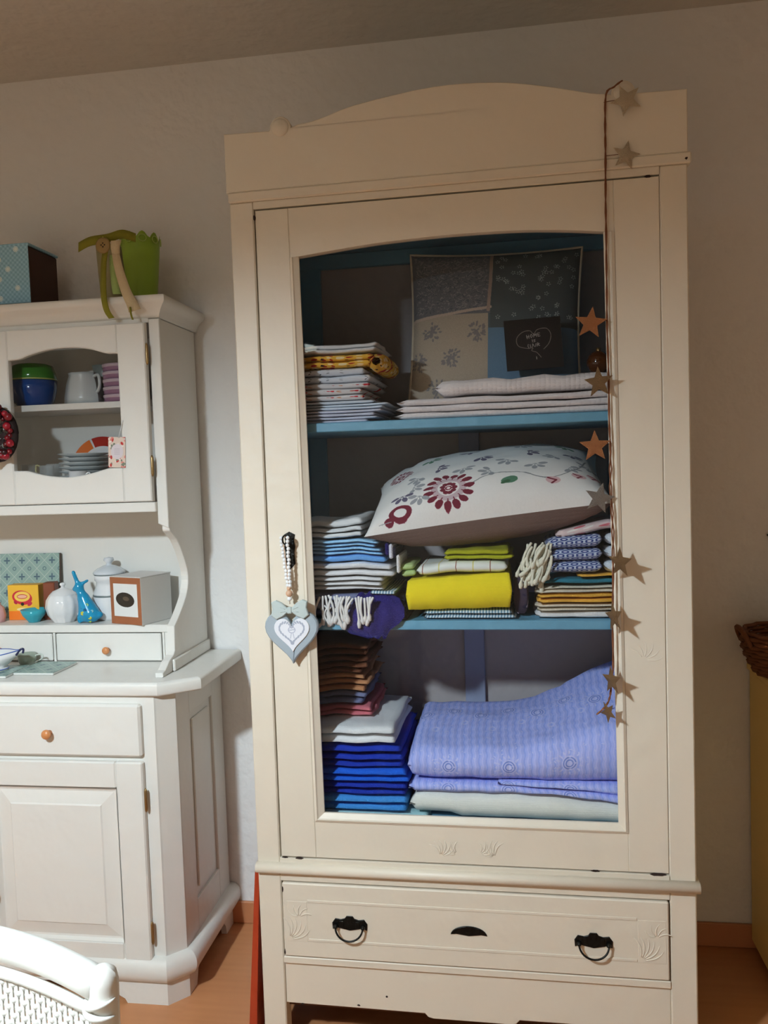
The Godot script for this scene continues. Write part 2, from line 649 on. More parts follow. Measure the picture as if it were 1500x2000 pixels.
func make_prints() -> void:
	var g := RandomNumberGenerator.new()
	g.seed = 41
	# --- patchwork cushion: four patches
	var P := img(512, 512, Color(0.40, 0.45, 0.48))
	P.fill_rect(Rect2i(0, 0, 246, 215), Color(0.50, 0.50, 0.52))
	P.fill_rect(Rect2i(246, 0, 266, 260), Color(0.37, 0.40, 0.41))
	P.fill_rect(Rect2i(0, 215, 240, 297), Color(0.74, 0.68, 0.61))
	P.fill_rect(Rect2i(240, 260, 272, 252), Color(0.44, 0.56, 0.66))
	for k in 900:          # leafy scribble on the upper left patch
		var p := Vector2(g.randf_range(14, 238), g.randf_range(10, 205))
		stroke(P, p, p + Vector2(g.randf_range(-9, 9), g.randf_range(-6, 6)), 1.5, Color(0.68, 0.66, 0.65) if k % 3 else Color(0.36, 0.39, 0.42))
	for k in 64:           # small pale blossoms on the upper right
		var p := Vector2(g.randf_range(262, 500), g.randf_range(20, 255))
		for q in 5:
			var a := TAU * q / 5.0 + k
			disc(P, p.x + cos(a) * 5, p.y + sin(a) * 5, 2.4, 1.4, Color(0.74, 0.76, 0.76), a)
	for p in [Vector2(70, 265), Vector2(130, 345), Vector2(30, 355), Vector2(90, 440), Vector2(205, 270), Vector2(190, 460)]:
		for q in 46:       # grey rosettes on the beige patch
			var a := g.randf() * TAU
			var r := g.randf() * 30.0
			disc(P, p.x + cos(a) * r, p.y + sin(a) * r, 5, 3, Color(0.56, 0.54, 0.54), a)
	strokes(P, [Vector2(0, 222), Vector2(120, 212), Vector2(246, 196)], 9, Color(0.80, 0.72, 0.66))
	strokes(P, [Vector2(248, 0), Vector2(246, 110), Vector2(240, 205)], 10, Color(0.72, 0.63, 0.58))
	M.patchwork = printed(grainy(P, 0.05, 2), Vector3.ONE, 0.95)
	# --- embroidered white cushion
	var E := img(512, 512, Color(0.87, 0.86, 0.85))
	var plum := Color(0.42, 0.07, 0.17)
	var grey := Color(0.58, 0.59, 0.61)
	var dusk := Color(0.35, 0.33, 0.42)
	var leaf := Color(0.30, 0.48, 0.38)
	var rosette := func(c: Vector2, r: float) -> void:
		disc(E, c.x, c.y, r * 0.72, r * 0.80, Color(0.74, 0.66, 0.68), 0.0, 0.62)
		for q in 15:
			var a := TAU * q / 15.0
			disc(E, c.x + cos(a) * r * 0.84, c.y + sin(a) * r * 1.05, r * 0.22, r * 0.15, plum, a)
			stroke(E, c + Vector2(cos(a), sin(a) * 1.25) * r * 0.55, c + Vector2(cos(a), sin(a) * 1.25) * r * 0.8, 2.2, plum)
		for q in 9:
			var a := TAU * q / 9.0
			disc(E, c.x + cos(a) * r * 0.25, c.y + sin(a) * r * 0.31, r * 0.11, r * 0.11, plum)
		disc(E, c.x, c.y, r * 0.14, r * 0.14, plum, 0.0, 0.55)
	rosette.call(Vector2(186, 438), 52.0)
	rosette.call(Vector2(72, 256), 30.0)
	disc(E, 80, 481, 26, 24, plum, 0.5, 0.55)
	disc(E, 56, 498, 11, 9, plum, 0.3)
	strokes(E, [Vector2(34, 500), Vector2(60, 500)], 3, grey)
	var sprig := func(c: Vector2, a: float, col: Color) -> void:
		for q in 4:
			var d := Vector2(cos(a + q * 0.9 - 1.3), sin(a + q * 0.9 - 1.3))
			disc(E, c.x + d.x * 17, c.y + d.y * 20, 10, 6, col, atan2(d.y, d.x))
			stroke(E, c, c + Vector2(d.x * 12, d.y * 14), 2.0, col)
	for q in [[109, 396, 0.3, grey], [84, 421, 1.6, dusk], [119, 346, 2.3, grey], [164, 306, 0.2, dusk], [219, 346, 1.2, grey], [276, 391, 2.8, grey], [259, 276, 0.8, dusk], [314, 336, 2.0, grey], [359, 276, 0.0, dusk], [369, 366, 1.2, grey], [414, 306, 2.6, grey], [454, 256, 1.0, dusk], [439, 386, 0.5, grey], [484, 336, 2.0, grey], [144, 196, 1.0, leaf], [234, 186, 2.0, dusk], [344, 186, 0.6, grey], [444, 166, 2.1, leaf], [124, 446, 2.0, grey]]:
		sprig.call(Vector2(q[0], q[1]), q[2], q[3])
	strokes(E, smooth_line([Vector2(240, 432), Vector2(284, 412), Vector2(334, 416), Vector2(384, 442), Vector2(434, 416), Vector2(466, 356), Vector2(484, 276)]), 3.2, Color(0.50, 0.51, 0.52))
	disc(E, 312, 444, 19, 11, leaf, -0.5)
	disc(E, 304, 451, 11, 5, Color(0.22, 0.38, 0.26), -0.5)
	for q in [[400, 450], [454, 432], [486, 416]]:
		disc(E, q[0], q[1], 15, 13, Color(0.80, 0.66, 0.67), 0.3)
		strokes(E, [Vector2(q[0] - 10, q[1] - 8), Vector2(q[0] + 6, q[1]), Vector2(q[0] - 4, q[1] + 11)], 4.5, plum)
	M.embroidered = printed(grainy(E, 0.015, 3), Vector3.ONE, 0.9)
	# --- lavender quilt with stitched rows and peacock eyes
	var Q := img(512, 512, Color(0.67, 0.71, 0.95))
	var pale := Color(0.75, 0.77, 0.95)
	var deep := Color(0.47, 0.55, 0.84)
	for x in range(0, 512, 32):
		for y in 512:
			var k := int(3.0 * sin(y * TAU / 64.0))
			Q.fill_rect(Rect2i(posmod(x + k, 512), y, 7, 1), Color(0.58, 0.65, 0.92))
			Q.fill_rect(Rect2i(posmod(x + k + 16, 512), y, 5, 1), Color(0.74, 0.76, 0.97))
	for q in 4:
		var c := Vector2(64 + q * 128, 400 if q % 2 == 0 else 330)
		disc(Q, c.x, c.y, 32, 42, pale)
		disc(Q, c.x, c.y, 27, 36, deep, 0.0, 0.82)
		disc(Q, c.x, c.y, 17, 24, deep, 0.0, 0.7)
		for s in 16:
			var a := TAU * s / 16.0
			disc(Q, c.x + cos(a) * 50, c.y + sin(a) * 58, 9, 4, pale, a)
		disc(Q, c.x + 64, c.y - 150, 17, 23, pale, 0.0, 0.6)
	for s in 120:
		var p := Vector2(g.randf() * 512, g.randf() * 512)
		disc(Q, p.x, p.y, 7, 2.5, pale, g.randf() * TAU)
	M.lavender = printed(grainy(Q, 0.04, 4), Vector3(3.4, 3.4, 3.4), 0.8)
	M.lavender.uv1_offset = Vector3(0, 0.61, 0)
	var qh := Image.create(256, 256, false, Image.FORMAT_RGBA8)
	for y in 256:
		for x in 256:
			var k := absf(sin(x * PI / 16.0)) * 0.8 + 0.2 * sin(y * PI / 16.0)
			qh.set_pixel(x, y, Color(k, k, k))
	M.lavender.normal_enabled = true
	M.lavender.normal_texture = bump_of(qh, 2.0)
	M.lavender.normal_scale = 0.5
	# --- blue and white woven throw
	var B := img(128, 128, Color(0.72, 0.76, 0.83))
	for y in range(0, 128, 32):
		for x in range(0, 128, 32):
			disc(B, x + (16 if y % 64 else 0), y + 16, 13, 13, Color(0.14, 0.22, 0.48))
			disc(B, x + (16 if y % 64 else 0), y + 16, 7, 5, Color(0.84, 0.85, 0.90))
		B.fill_rect(Rect2i(0, y, 128, 4), Color(0.18, 0.28, 0.52))
	M.woven_blue = printed(grainy(B, 0.1, 5), Vector3(11, 16, 11), 0.95)
	# --- yellow and red print
	var Y := img(256, 256, Color(0.88, 0.68, 0.24))
	for k in 40:
		disc(Y, g.randf() * 256, g.randf() * 256, g.randf_range(8, 26), g.randf_range(6, 16), Color(0.66, 0.10, 0.09) if k % 3 else Color(0.93, 0.85, 0.66), g.randf() * PI)
	for k in 20:
		disc(Y, g.randf() * 256, g.randf() * 256, 5, 9, Color(0.20, 0.10, 0.08), g.randf() * PI)
	M.yellow_red = printed(Y, Vector3(7, 7, 7), 0.9)
	# --- white with red flowers
	var F := img(256, 256, Color(0.85, 0.83, 0.83))
	for k in 9:
		var c := Vector2(g.randf() * 256, g.randf() * 256)
		for q in 5:
			disc(F, c.x + cos(q * 1.26) * 12, c.y + sin(q * 1.26) * 9, 11, 8, Color(0.76, 0.10, 0.16), q * 1.26)
		disc(F, c.x + 30, c.y + 16, 12, 5, Color(0.80, 0.55, 0.40), 0.6)
	M.red_flowers = printed(F, Vector3(6, 6, 6), 0.9)
	# --- white with small dark leaves
	var K := img(256, 256, Color(0.83, 0.84, 0.87))
	for k in 26:
		disc(K, g.randf() * 256, g.randf() * 256, 9, 3, Color(0.30, 0.33, 0.36), g.randf() * PI)
	M.dark_leaves = printed(K, Vector3(7, 7, 7), 0.9)
	# --- white plaid with thin coloured lines
	var L := img(128, 128, Color(0.88, 0.89, 0.86))
	L.fill_rect(Rect2i(20, 0, 3, 128), Color(0.55, 0.30, 0.22))
	L.fill_rect(Rect2i(84, 0, 4, 128), Color(0.85, 0.80, 0.45))
	L.fill_rect(Rect2i(0, 60, 128, 3), Color(0.85, 0.78, 0.50))
	M.plaid = printed(L, Vector3(12, 12, 12), 0.9)
	# --- fine blue stripes
	var S := img(64, 64, Color(0.82, 0.86, 0.88))
	for x in range(0, 64, 16):
		S.fill_rect(Rect2i(x, 0, 7, 64), Color(0.36, 0.52, 0.62))
	M.striped = printed(S, Vector3(34, 34, 34), 0.9)
	# --- dark plum print
	var D := img(128, 128, Color(0.24, 0.19, 0.26))
	for k in 14:
		disc(D, g.randf() * 128, g.randf() * 128, g.randf_range(5, 13), g.randf_range(4, 9), Color(0.72, 0.66, 0.74) if k % 2 else Color(0.12, 0.10, 0.22), g.randf() * PI)
	M.plum_print = printed(D, Vector3(10, 10, 10), 0.9)
	# --- pink blurred print
	var N := img(128, 128, Color(0.84, 0.75, 0.75))
	for k in 8:
		disc(N, g.randf() * 128, g.randf() * 128, 14, 5, Color(0.80, 0.42, 0.46) if k % 2 else Color(0.88, 0.86, 0.84), 0.3)
	M.pink_print = printed(N, Vector3(8, 8, 8), 0.9)
	# --- blue box with white dots
	var X := img(256, 256, Color(0.58, 0.76, 0.84))
	for y in range(0, 256, 16):
		for x in range(0, 256, 16):
			disc(X, x + 8, y + 8, 5, 5, Color(0.66, 0.82, 0.90) if (x / 16 + y / 16) % 2 else Color(0.50, 0.68, 0.78))
	for p in [Vector2(64, 64), Vector2(192, 128), Vector2(64, 192), Vector2(128, 0)]:
		disc(X, p.x, p.y, 19, 19, Color(0.88, 0.92, 0.92))
		for q in 8:
			disc(X, p.x + cos(q * 0.785) * 14, p.y + sin(q * 0.785) * 14, 4, 3, Color(0.70, 0.82, 0.86))
	M.blue_box = printed(X, Vector3(9, 9, 9), 0.6)
	# --- tile with diamonds and rings
	var T := img(128, 128, Color(0.56, 0.66, 0.63))
	strokes(T, [Vector2(0, 64), Vector2(64, 0), Vector2(128, 64), Vector2(64, 128), Vector2(0, 64)], 5, Color(0.70, 0.76, 0.72))
	for q in 4:
		disc(T, 64 + cos(q * PI / 2) * 14, 64 + sin(q * PI / 2) * 14, 13, 6, Color(0.28, 0.38, 0.44), q * PI / 2)
	disc(T, 0, 0, 16, 16, Color(0.36, 0.46, 0.48), 0.0, 0.6)
	M.tile = printed(T, Vector3(19, 19, 19), 0.35)
	# --- tea box front
	var A := img(256, 256, Color(0.93, 0.72, 0.22))
	A.fill_rect(Rect2i(0, 190, 256, 66), Color(0.93, 0.48, 0.14))
	disc(A, 118, 92, 84, 52, Color(0.80, 0.14, 0.22), 0.15)
	disc(A, 118, 84, 66, 38, Color(0.95, 0.80, 0.36), 0.0)
	disc(A, 118, 84, 44, 17, Color(0.78, 0.16, 0.20), 0.0)
	disc(A, 118, 84, 39, 12, Color(0.94, 0.72, 0.60), 0.0)
	disc(A, 118, 140, 14, 12, Color(0.15, 0.12, 0.10))
	disc(A, 60, 128, 16, 10, Color(0.70, 0.12, 0.24), 0.6)
	disc(A, 180, 140, 22, 12, Color(0.76, 0.16, 0.26), -0.5)
	disc(A, 118, 178, 50, 12, Color(0.96, 0.86, 0.62))
	M.tea_front = printed(A, Vector3.ONE, 0.4)
	# --- picture of a dark egg on white card in a brown border
	var G := img(192, 256, Color(0.60, 0.36, 0.22))
	G.fill_rect(Rect2i(20, 34, 150, 180), Color(0.88, 0.88, 0.87))
	disc(G, 92, 122, 58, 40, Color(0.17, 0.14, 0.10), 0.12)
	disc(G, 98, 116, 20, 12, Color(0.34, 0.29, 0.22), 0.12)
	M.egg_card = printed(G, Vector3.ONE, 0.5)
	# --- flowered paper tag with a white round
	var H := img(128, 192, Color(0.86, 0.78, 0.72))
	for k in 44:
		disc(H, g.randf() * 128, g.randf() * 192, g.randf_range(7, 13), g.randf_range(5, 9), [Color(0.74, 0.16, 0.14), Color(0.85, 0.50, 0.46), Color(0.45, 0.48, 0.40), Color(0.90, 0.86, 0.82)][k % 4], g.randf() * PI)
	disc(H, 66, 92, 46, 48, Color(0.84, 0.80, 0.82))
	for k in 5:
		H.fill_rect(Rect2i(44, 72 + k * 9, 42, 2), Color(0.66, 0.62, 0.66))
	M.tag = printed(H, Vector3.ONE, 0.6)
	# --- heart pendant print: a wreath of leaves
	var V := img(128, 128, Color(0.86, 0.86, 0.88))
	for k in 34:
		var a := TAU * k / 34.0
		var hx := pow(absf(sin(a)), 3.0) * signf(sin(a))
		var hy := (13.0 * cos(a) - 5.0 * cos(2 * a) - 2.0 * cos(3 * a) - cos(4 * a)) / 17.0
		disc(V, 64 + hx * 42, 60 - hy * 42, 6, 3, Color(0.62, 0.64, 0.70), a)
	disc(V, 64, 56, 13, 11, Color(0.68, 0.69, 0.75), 0.0, 0.75)
	stroke(V, Vector2(54, 57), Vector2(74, 55), 3, Color(0.66, 0.68, 0.74))
	stroke(V, Vector2(62, 68), Vector2(58, 84), 3, Color(0.70, 0.71, 0.76))
	stroke(V, Vector2(68, 68), Vector2(71, 84), 3, Color(0.70, 0.71, 0.76))
	M.heart_print = printed(V, Vector3.ONE, 0.5)
	# --- black card with a chalk heart and hand lettering
	var C := img(192, 192, Color(0.13, 0.115, 0.11))
	var chalk := Color(0.66, 0.62, 0.60)
	strokes(C, smooth_line([Vector2(118, 150), Vector2(104, 130), Vector2(88, 122), Vector2(92, 112), Vector2(72, 112), Vector2(44, 100), Vector2(40, 72), Vector2(60, 50), Vector2(86, 46), Vector2(98, 60), Vector2(112, 44), Vector2(142, 42), Vector2(156, 66), Vector2(148, 98), Vector2(128, 120)]), 2.6, Color(0.52, 0.47, 0.45))
	var pen := func(x: float, y: float, ls: Array) -> void:
		for l in ls:
			var pts := []
			for q in l:
				pts.append(Vector2(x + q[0], y + q[1]))
			strokes(C, pts, 2.4, chalk)
	pen.call(74, 62, [[[0, 0], [2, 14]], [[0, 7], [7, 6]], [[7, 0], [8, 13]]])
	pen.call(86, 60, [[[4, 0], [0, 6], [4, 13], [8, 6], [4, 0]]])
	pen.call(98, 58, [[[0, 14], [1, 0], [5, 8], [9, 0], [10, 13]]])
	pen.call(112, 57, [[[7, 0], [0, 0], [1, 13], [8, 12]], [[1, 6], [6, 6]]])
	pen.call(92, 80, [[[0, 0], [1, 10]], [[10, 0], [5, 3], [10, 7], [5, 10]]])
	pen.call(76, 97, [[[2, 0], [0, 7], [3, 13]], [[8, 1], [9, 13]]])
	pen.call(90, 96, [[[0, 13], [3, 0], [8, 12]], [[14, 0], [12, 12]]])
	pen.call(108, 94, [[[0, 13], [1, 0], [7, 4], [2, 7], [8, 12]]])
	stroke(C, Vector2(102, 146), Vector2(103, 156), 3, chalk)
	M.chalk_card = printed(C, Vector3.ONE, 0.75)
	# --- mauve stripes of the stacked cups, orange plate
	M.mauve = mat(Color(0.55, 0.40, 0.50), 0.3)
	M.mauve_pale = mat(Color(0.74, 0.66, 0.70), 0.3)

# =====================================================================  room
func build_room() -> void:
	var x0 := -2.9
	var x1 := 2.1
	var z1 := 4.3
	var H := 2.724
	var st := mb()
	bx(st, x0 - 0.1, x1 + 0.1, -0.1, 0.0, -0.1, z1 + 0.1, 0.0)
	structure("floor", st, M.floor)
	st = mb()
	bx(st, x0 - 0.1, x1 + 0.1, H, H + 0.1, -0.1, z1 + 0.1, 0.0)
	structure("ceiling", st, M.ceiling)
	st = mb()
	bx(st, x0 - 0.1, x1 + 0.1, 0.0, H, -0.1, 0.0, 0.0)
	structure("wall_back", st, M.wall)
	st = mb()
	bx(st, x0 - 0.1, x0, 0.0, H, 0.0, z1, 0.0)
	structure("wall_left", st, M.side_wall)
	st = mb()
	bx(st, x1, x1 + 0.1, 0.0, H, 0.0, z1, 0.0)
	structure("wall_right", st, M.side_wall)
	st = mb()
	bx(st, x0 - 0.1, x1 + 0.1, 0.0, H, z1, z1 + 0.1, 0.0)
	structure("wall_front", st, M.side_wall)
	st = mb()
	bx(st, x0, x1, 0.0, 0.072, 0.0, 0.012, 0.003)
	structure("baseboard_back", st, M.baseboard)

func build_pendant_lamp() -> void:
	var o := thing("pendant_lamp", "pendant lamp with a warm fabric shade hanging over the dining chair", "lamp", Transform3D(Basis.IDENTITY, LAMP))
	var st := mb()
	lathe(st, [Vector2(0.205, -0.056), Vector2(0.16, 0.05), Vector2(0.10, 0.20), Vector2(0.098, 0.20), Vector2(0.158, 0.05), Vector2(0.203, -0.056), Vector2(0.205, -0.056)], 40)
	var shade := mat(Color(0.94, 0.91, 0.85), 0.9)
	shade.backlight = Color(1.0, 0.94, 0.86)
	part(o, "lamp_shade", st, shade)
	st = mb()
	lathe(st, [Vector2(0.0, -0.06), Vector2(0.042, -0.043), Vector2(0.06, 0.0), Vector2(0.045, 0.035), Vector2(0.018, 0.055), Vector2(0.015, 0.075), Vector2(0.0, 0.076)], 20)
	var glow := mat(Color(1, 1, 1), 0.5)
	glow.emission_enabled = true
	glow.emission = Color(1.0, 0.95, 0.88)
	glow.emission_energy_multiplier = 1.5
	part(o, "bulb", st, glow)
	st = mb()
	lathe(st, [Vector2(0.0, 0.074), Vector2(0.02, 0.074), Vector2(0.022, 0.13), Vector2(0.006, 0.14), Vector2(0.0, 0.14)], 16)
	for k in 3:
		var a := TAU * k / 3.0
		tube(st, [Vector3(0, 0.13, 0), Vector3(cos(a) * 0.105, 0.185, sin(a) * 0.105)], 0.002, 5)
	part(o, "socket", st, M.white_wood)
	st = mb()
	tube(st, [Vector3(0, 0.14, 0), Vector3(0, 2.70 - LAMP.y, 0)], 0.003, 6)
	part(o, "cable", st, M.white_wood)
	st = mb()
	lathe(st, [Vector2(0.0, 0.60), Vector2(0.045, 0.605), Vector2(0.05, 0.6435), Vector2(0.0, 0.6435)], 20)
	part(o, "ceiling_cup", st, M.white_wood)
	var light := OmniLight3D.new()
	light.name = "pendant_light"
	light.light_color = Color(0.88, 0.955, 1.0)
	light.light_energy = 4.7
	light.light_size = 0.06
	light.omni_range = 9.0
	light.omni_attenuation = 2.0
	light.shadow_enabled = true
	o.add_child(light)

# =====================================================================  wardrobe
func leafy(st: SurfaceTool, c: Vector2, r: float, a0: float, a1: float, n: int, t: float, curl := 0.35) -> void:
	# a carved fan of curved leaves, lying on the surface at depth t
	for k in n:
		var a := lerpf(a0, a1, float(k) / maxf(n - 1, 1))
		var pts := []
		var rad := []
		for i in 7:
			var f := i / 6.0
			var q := c + Vector2(cos(a + curl * f * f), sin(a + curl * f * f)) * r * (0.15 + 0.85 * f)
			pts.append(Vector3(q.x, q.y, t - 0.0008))
			rad.append(0.0006 + 0.0011 * sin(PI * (0.15 + 0.8 * f)))
		tube(st, pts, rad, 6)

func bail_pull(parent: Node3D, u: float, v: float, t: float, tilt: float) -> void:
	var o := Node3D.new()
	o.name = numbered("pull", parent)
	parent.add_child(o)
	o.position = Vector3(u, v, t)
	o.rotation.z = tilt
	var st := mb()
	var pl := [Vector2(-0.043, -0.012), Vector2(-0.044, 0.004), Vector2(-0.036, 0.015), Vector2(-0.022, 0.013), Vector2(-0.012, 0.016), Vector2(-0.008, 0.022), Vector2(0.008, 0.022), Vector2(0.012, 0.016), Vector2(0.022, 0.013), Vector2(0.036, 0.015), Vector2(0.044, 0.004), Vector2(0.043, -0.012), Vector2(0.030, -0.008), Vector2(0.0, -0.014), Vector2(-0.030, -0.008)]
	ext(st, pl, 0.0, 0.003, 0.001)
	bx(st, -0.006, 0.006, 0.006, 0.024, 0.003, 0.0055, 0.001)
	for s in [-1.0, 1.0]:
		bx(st, s * 0.020 - 0.005, s * 0.020 + 0.005, -0.006, 0.010, 0.003, 0.005, 0.001)
		lathe(st, [Vector2(0.0, 0.0), Vector2(0.005, 0.001), Vector2(0.006, 0.008), Vector2(0.003, 0.013), Vector2(0.0, 0.014)], 10, Transform3D(Basis(Vector3.RIGHT, PI / 2), Vector3(s * 0.034, -0.002, 0.002)))
	part(o, "back_plate", st, M.dark_metal)
	st = mb()
	var pts := []
	for i in 17:
		var a := PI + PI * i / 16.0
		pts.append(Vector3(cos(a) * 0.034, -0.002 + sin(a) * 0.029 , 0.012 + 0.009 * -sin(a)))
	tube(st, pts, 0.0024, 7)
	part(o, "bail", st, M.dark_metal)

func build_wardrobe() -> void:
	var o := thing("wardrobe", "cream painted wardrobe with glass door, carved crest and one bottom drawer", "wardrobe", WF)
	var st: SurfaceTool
	# posts that run down into the feet
	for s in [[0.0, 0.0585], [0.9905, 1.05]]:
		st = mb()
		bx(st, s[0], s[1], 0.0, 2.105, -0.045, 0.0, 0.003)
		part(o, "post", st, M.cream)
	for s in [[0.005, 0.05], [1.0, 1.045]]:
		st = mb()
		bx(st, s[0], s[1], 0.0, 0.56, -0.55, -0.505, 0.003)
		part(o, "back_foot", st, M.raw_wood)
	# carcass
	for s in [[0.004, 0.022, 1.0], [1.028, 1.046, -1.0]]:
		st = mb()
		bx(st, s[0], s[1], 0.10, 2.11, -0.53, -0.045, 0.001)
		part(o, "side_panel", st, M.cream)
	for s in [[0.0222, 0.0242], [1.0258, 1.0278]]:
		st = mb()
		bx(st, s[0], s[1], 0.586, 2.094, -0.494, -0.046, 0.0)
		part(o, "inner_lining", st, M.shelf_blue)
	# stop strips behind the door's edges
	for s in [[0.05, 0.078, 0.49, 2.09], [0.972, 1.0, 0.49, 2.09], [0.079, 0.971, 0.49, 0.515], [0.079, 0.971, 2.07, 2.094]]:
		st = mb()
		bx(st, s[0], s[1], s[2], s[3], -0.044, -0.026, 0.0)
		part(o, "door_stop", st, M.raw_wood)
	st = mb()
	bx(st, 0.022, 1.028, 2.095, 2.113, -0.53, -0.03, 0.001)
	part(o, "top_board", st, M.shelf_blue)
	st = mb()
	bx(st, 0.022, 1.028, 0.565, 0.585, -0.53, -0.03, 0.001)
	part(o, "bottom_board", st, M.shelf_blue)
	st = mb()
	bx(st, 0.022, 1.028, 0.10, 0.112, -0.53, -0.03, 0.001)
	part(o, "drawer_floor", st, M.raw_wood)
	# back: two panels behind a middle stile and a top rail
	for s in [[0.022, 0.52], [0.53, 1.028]]:
		st = mb()
		bx(st, s[0], s[1], 0.10, 2.09, -0.53, -0.515, 0.0)
		part(o, "back_panel", st, M.inside_back)
	st = mb()
	bx(st, 0.4955, 0.5545, 0.585, 2.055, -0.515, -0.497, 0.002)
	part(o, "back_stile", st, M.back_stile)
	for s in [[0.022, 0.098], [0.952, 1.028]]:
		st = mb()
		bx(st, s[0], s[1], 0.585, 2.055, -0.515, -0.497, 0.002)
		part(o, "back_stile", st, M.shelf_blue)
	st = mb()
	bx(st, 0.022, 1.028, 2.053, 2.094, -0.515, -0.495, 0.002)
	part(o, "back_rail", st, M.shelf_blue)
	# shelves
	for v in [1.5635, 1.0735]:
		st = mb()
		bx(st, 0.0245, 1.0255, v - 0.0112, v + 0.0112, -0.494, -0.048, 0.002)
		part(o, "shelf", st, M.shelf_blue)
	# crest
	var crest := [Vector2(-0.005, 2.128), Vector2(1.0505, 2.128), Vector2(1.0505, 2.2617), Vector2(0.974, 2.263), Vector2(0.943, 2.264)]
	crest += arc(Vector2(0.916, 2.266), Vector2(0.026, 0.028), 0, 180, 8)
	crest += smooth_line([Vector2(0.881, 2.268), Vector2(0.843, 2.2746), Vector2(0.765, 2.295), Vector2(0.686, 2.312), Vector2(0.6065, 2.3217), Vector2(0.53, 2.3245), Vector2(0.4427, 2.3195), Vector2(0.31, 2.301), Vector2(0.2236, 2.278), Vector2(0.174, 2.271)], 5)
	crest += arc(Vector2(0.134, 2.266), Vector2(0.026, 0.028), 0, 180, 8)
	crest += [Vector2(0.106, 2.263), Vector2(-0.005, 2.266)]
	st = mb()
	ext(st, crest, -0.02, 0.006, 0.002)
	part(o, "crest", st, M.cream)
	for u in [0.134, 0.916]:
		st = mb()
		lathe(st, [Vector2(0.021, 0.0), Vector2(0.020, 0.003), Vector2(0.014, 0.004), Vector2(0.008, 0.007), Vector2(0.0, 0.008)], 20, Transform3D(Basis(Vector3.RIGHT, PI / 2), Vector3(u, 2.268, 0.006)))
		part(o, "rosette", st, M.cream)
	st = mb()
	bx(st, -0.001, 1.0575, 2.104, 2.128, -0.03, 0.008, 0.003)
	part(o, "cornice_strip", st, M.cream)
	st = mb()
	bx(st, 0.0585, 0.9905, 2.0865, 2.104, -0.035, 0.001, 0.001)
	part(o, "top_rail", st, M.cream)
	# rails and mouldings below the door
	st = mb()
	bx(st, 0.0585, 0.9905, 0.487, 0.4995, -0.04, 0.002, 0.001)
	part(o, "sill_rail", st, M.cream)
	st = mb()
	var prof := []
	for i in 9:
		var a := -PI / 2 + PI * i / 8.0
		prof.append(Vector2(0.008 + cos(a) * 0.012, 0.4755 + sin(a) * 0.0125))
	var rows := []
	for u in [-0.001, -0.001, 1.056, 1.056]:
		var row := PackedVector3Array()
		for p in [Vector2(-0.03, 0.463)] + prof + [Vector2(-0.03, 0.488), Vector2(-0.03, 0.463)]:
			row.append(Vector3(u, p.y, p.x) if rows.size() in [1, 2] else Vector3(u, 0.4755, 0.0))
		rows.append(row)
	net(st, rows)
	part(o, "moulding", st, M.cream)
	st = mb()
	bx(st, 0.0585, 0.9905, 0.4405, 0.463, -0.04, 0.001, 0.001)
	part(o, "drawer_rail", st, M.cream)
	st = mb()
	bx(st, 0.0585, 0.9905, 0.2285, 0.2465, -0.04, 0.003, 0.002)
	part(o, "lower_rail", st, M.cream)
	st = mb()
	ext(st, [Vector2(0.0585, 0.2285), Vector2(0.0585, 0.121), Vector2(0.41, 0.119), Vector2(0.418, 0.110), Vector2(0.43, 0.107), Vector2(0.62, 0.107), Vector2(0.632, 0.110), Vector2(0.64, 0.119), Vector2(0.9905, 0.121), Vector2(0.9905, 0.2285)], -0.03, -0.005, 0.002)
	part(o, "apron", st, M.cream)
	# ---- drawer
	var d := Node3D.new()
	d.name = "drawer"
	o.add_child(d)
	st = mb()
	bx(st, 0.062, 0.987, 0.2495, 0.4375, -0.02, 0.006, 0.003)
	part(d, "drawer_front", st, M.cream)
	st = mb()
	bx(st, 0.075, 0.975, 0.26, 0.41, -0.46, -0.02, 0.001)
	part(d, "drawer_box", st, M.raw_wood)
	for v in [0.394, 0.295]:
		st = mb()
		bx(st, 0.126, 0.915, v - 0.0035, v + 0.0035, 0.0055, 0.0078, 0.001)
		part(d, "bead", st, M.cream)
	for s in [[0.072, 0.124, 0.088, 0.9, 2.3], [0.917, 0.980, 0.93, 0.6, 1.5]]:
		st = mb()
		bx(st, s[0], s[1], 0.290, 0.392, 0.0055, 0.0068, 0.001)
		leafy(st, Vector2(s[0] + 0.006, 0.295), 0.056, 0.1, 1.5, 6, 0.0075)
		leafy(st, Vector2(s[1] - 0.02, 0.352), 0.032, 0.6, 3.0, 5, 0.0075, -0.4)
		part(d, "carving", st, M.cream)
	bail_pull(d, 0.232, 0.340, 0.006, 0.0)
	bail_pull(d, 0.816, 0.333, 0.006, 0.0)
	st = mb()
	ext(st, arc(Vector2(0.524, 0.330), Vector2(0.044, 0.024), 5, 175, 14) + [Vector2(0.494, 0.334), Vector2(0.524, 0.330), Vector2(0.554, 0.334)], 0.006, 0.009, 0.001)
	bx(st, 0.517, 0.531, 0.339, 0.356, 0.009, 0.0115, 0.002)
	for s in [-1.0, 1.0]:
		bx(st, 0.524 + s * 0.022 - 0.004, 0.524 + s * 0.022 + 0.004, 0.336, 0.350, 0.009, 0.0105, 0.002)
	part(d, "keyhole_plate", st, M.dark_metal)
	# ---- door
	var g := Node3D.new()
	g.name = "door"
	o.add_child(g)
	var L0 := 0.0625
	var L1 := 0.9896
	var B0 := 0.5025
	var T1 := 2.0828
	var z0 := -0.024
	st = mb()
	ext(st, [Vector2(L0, B0), Vector2(0.152, B0), Vector2(0.1435, T1), Vector2(L0, T1)], z0, 0.0, 0.0015)
	part(g, "door_stile", st, M.cream)
	st = mb()
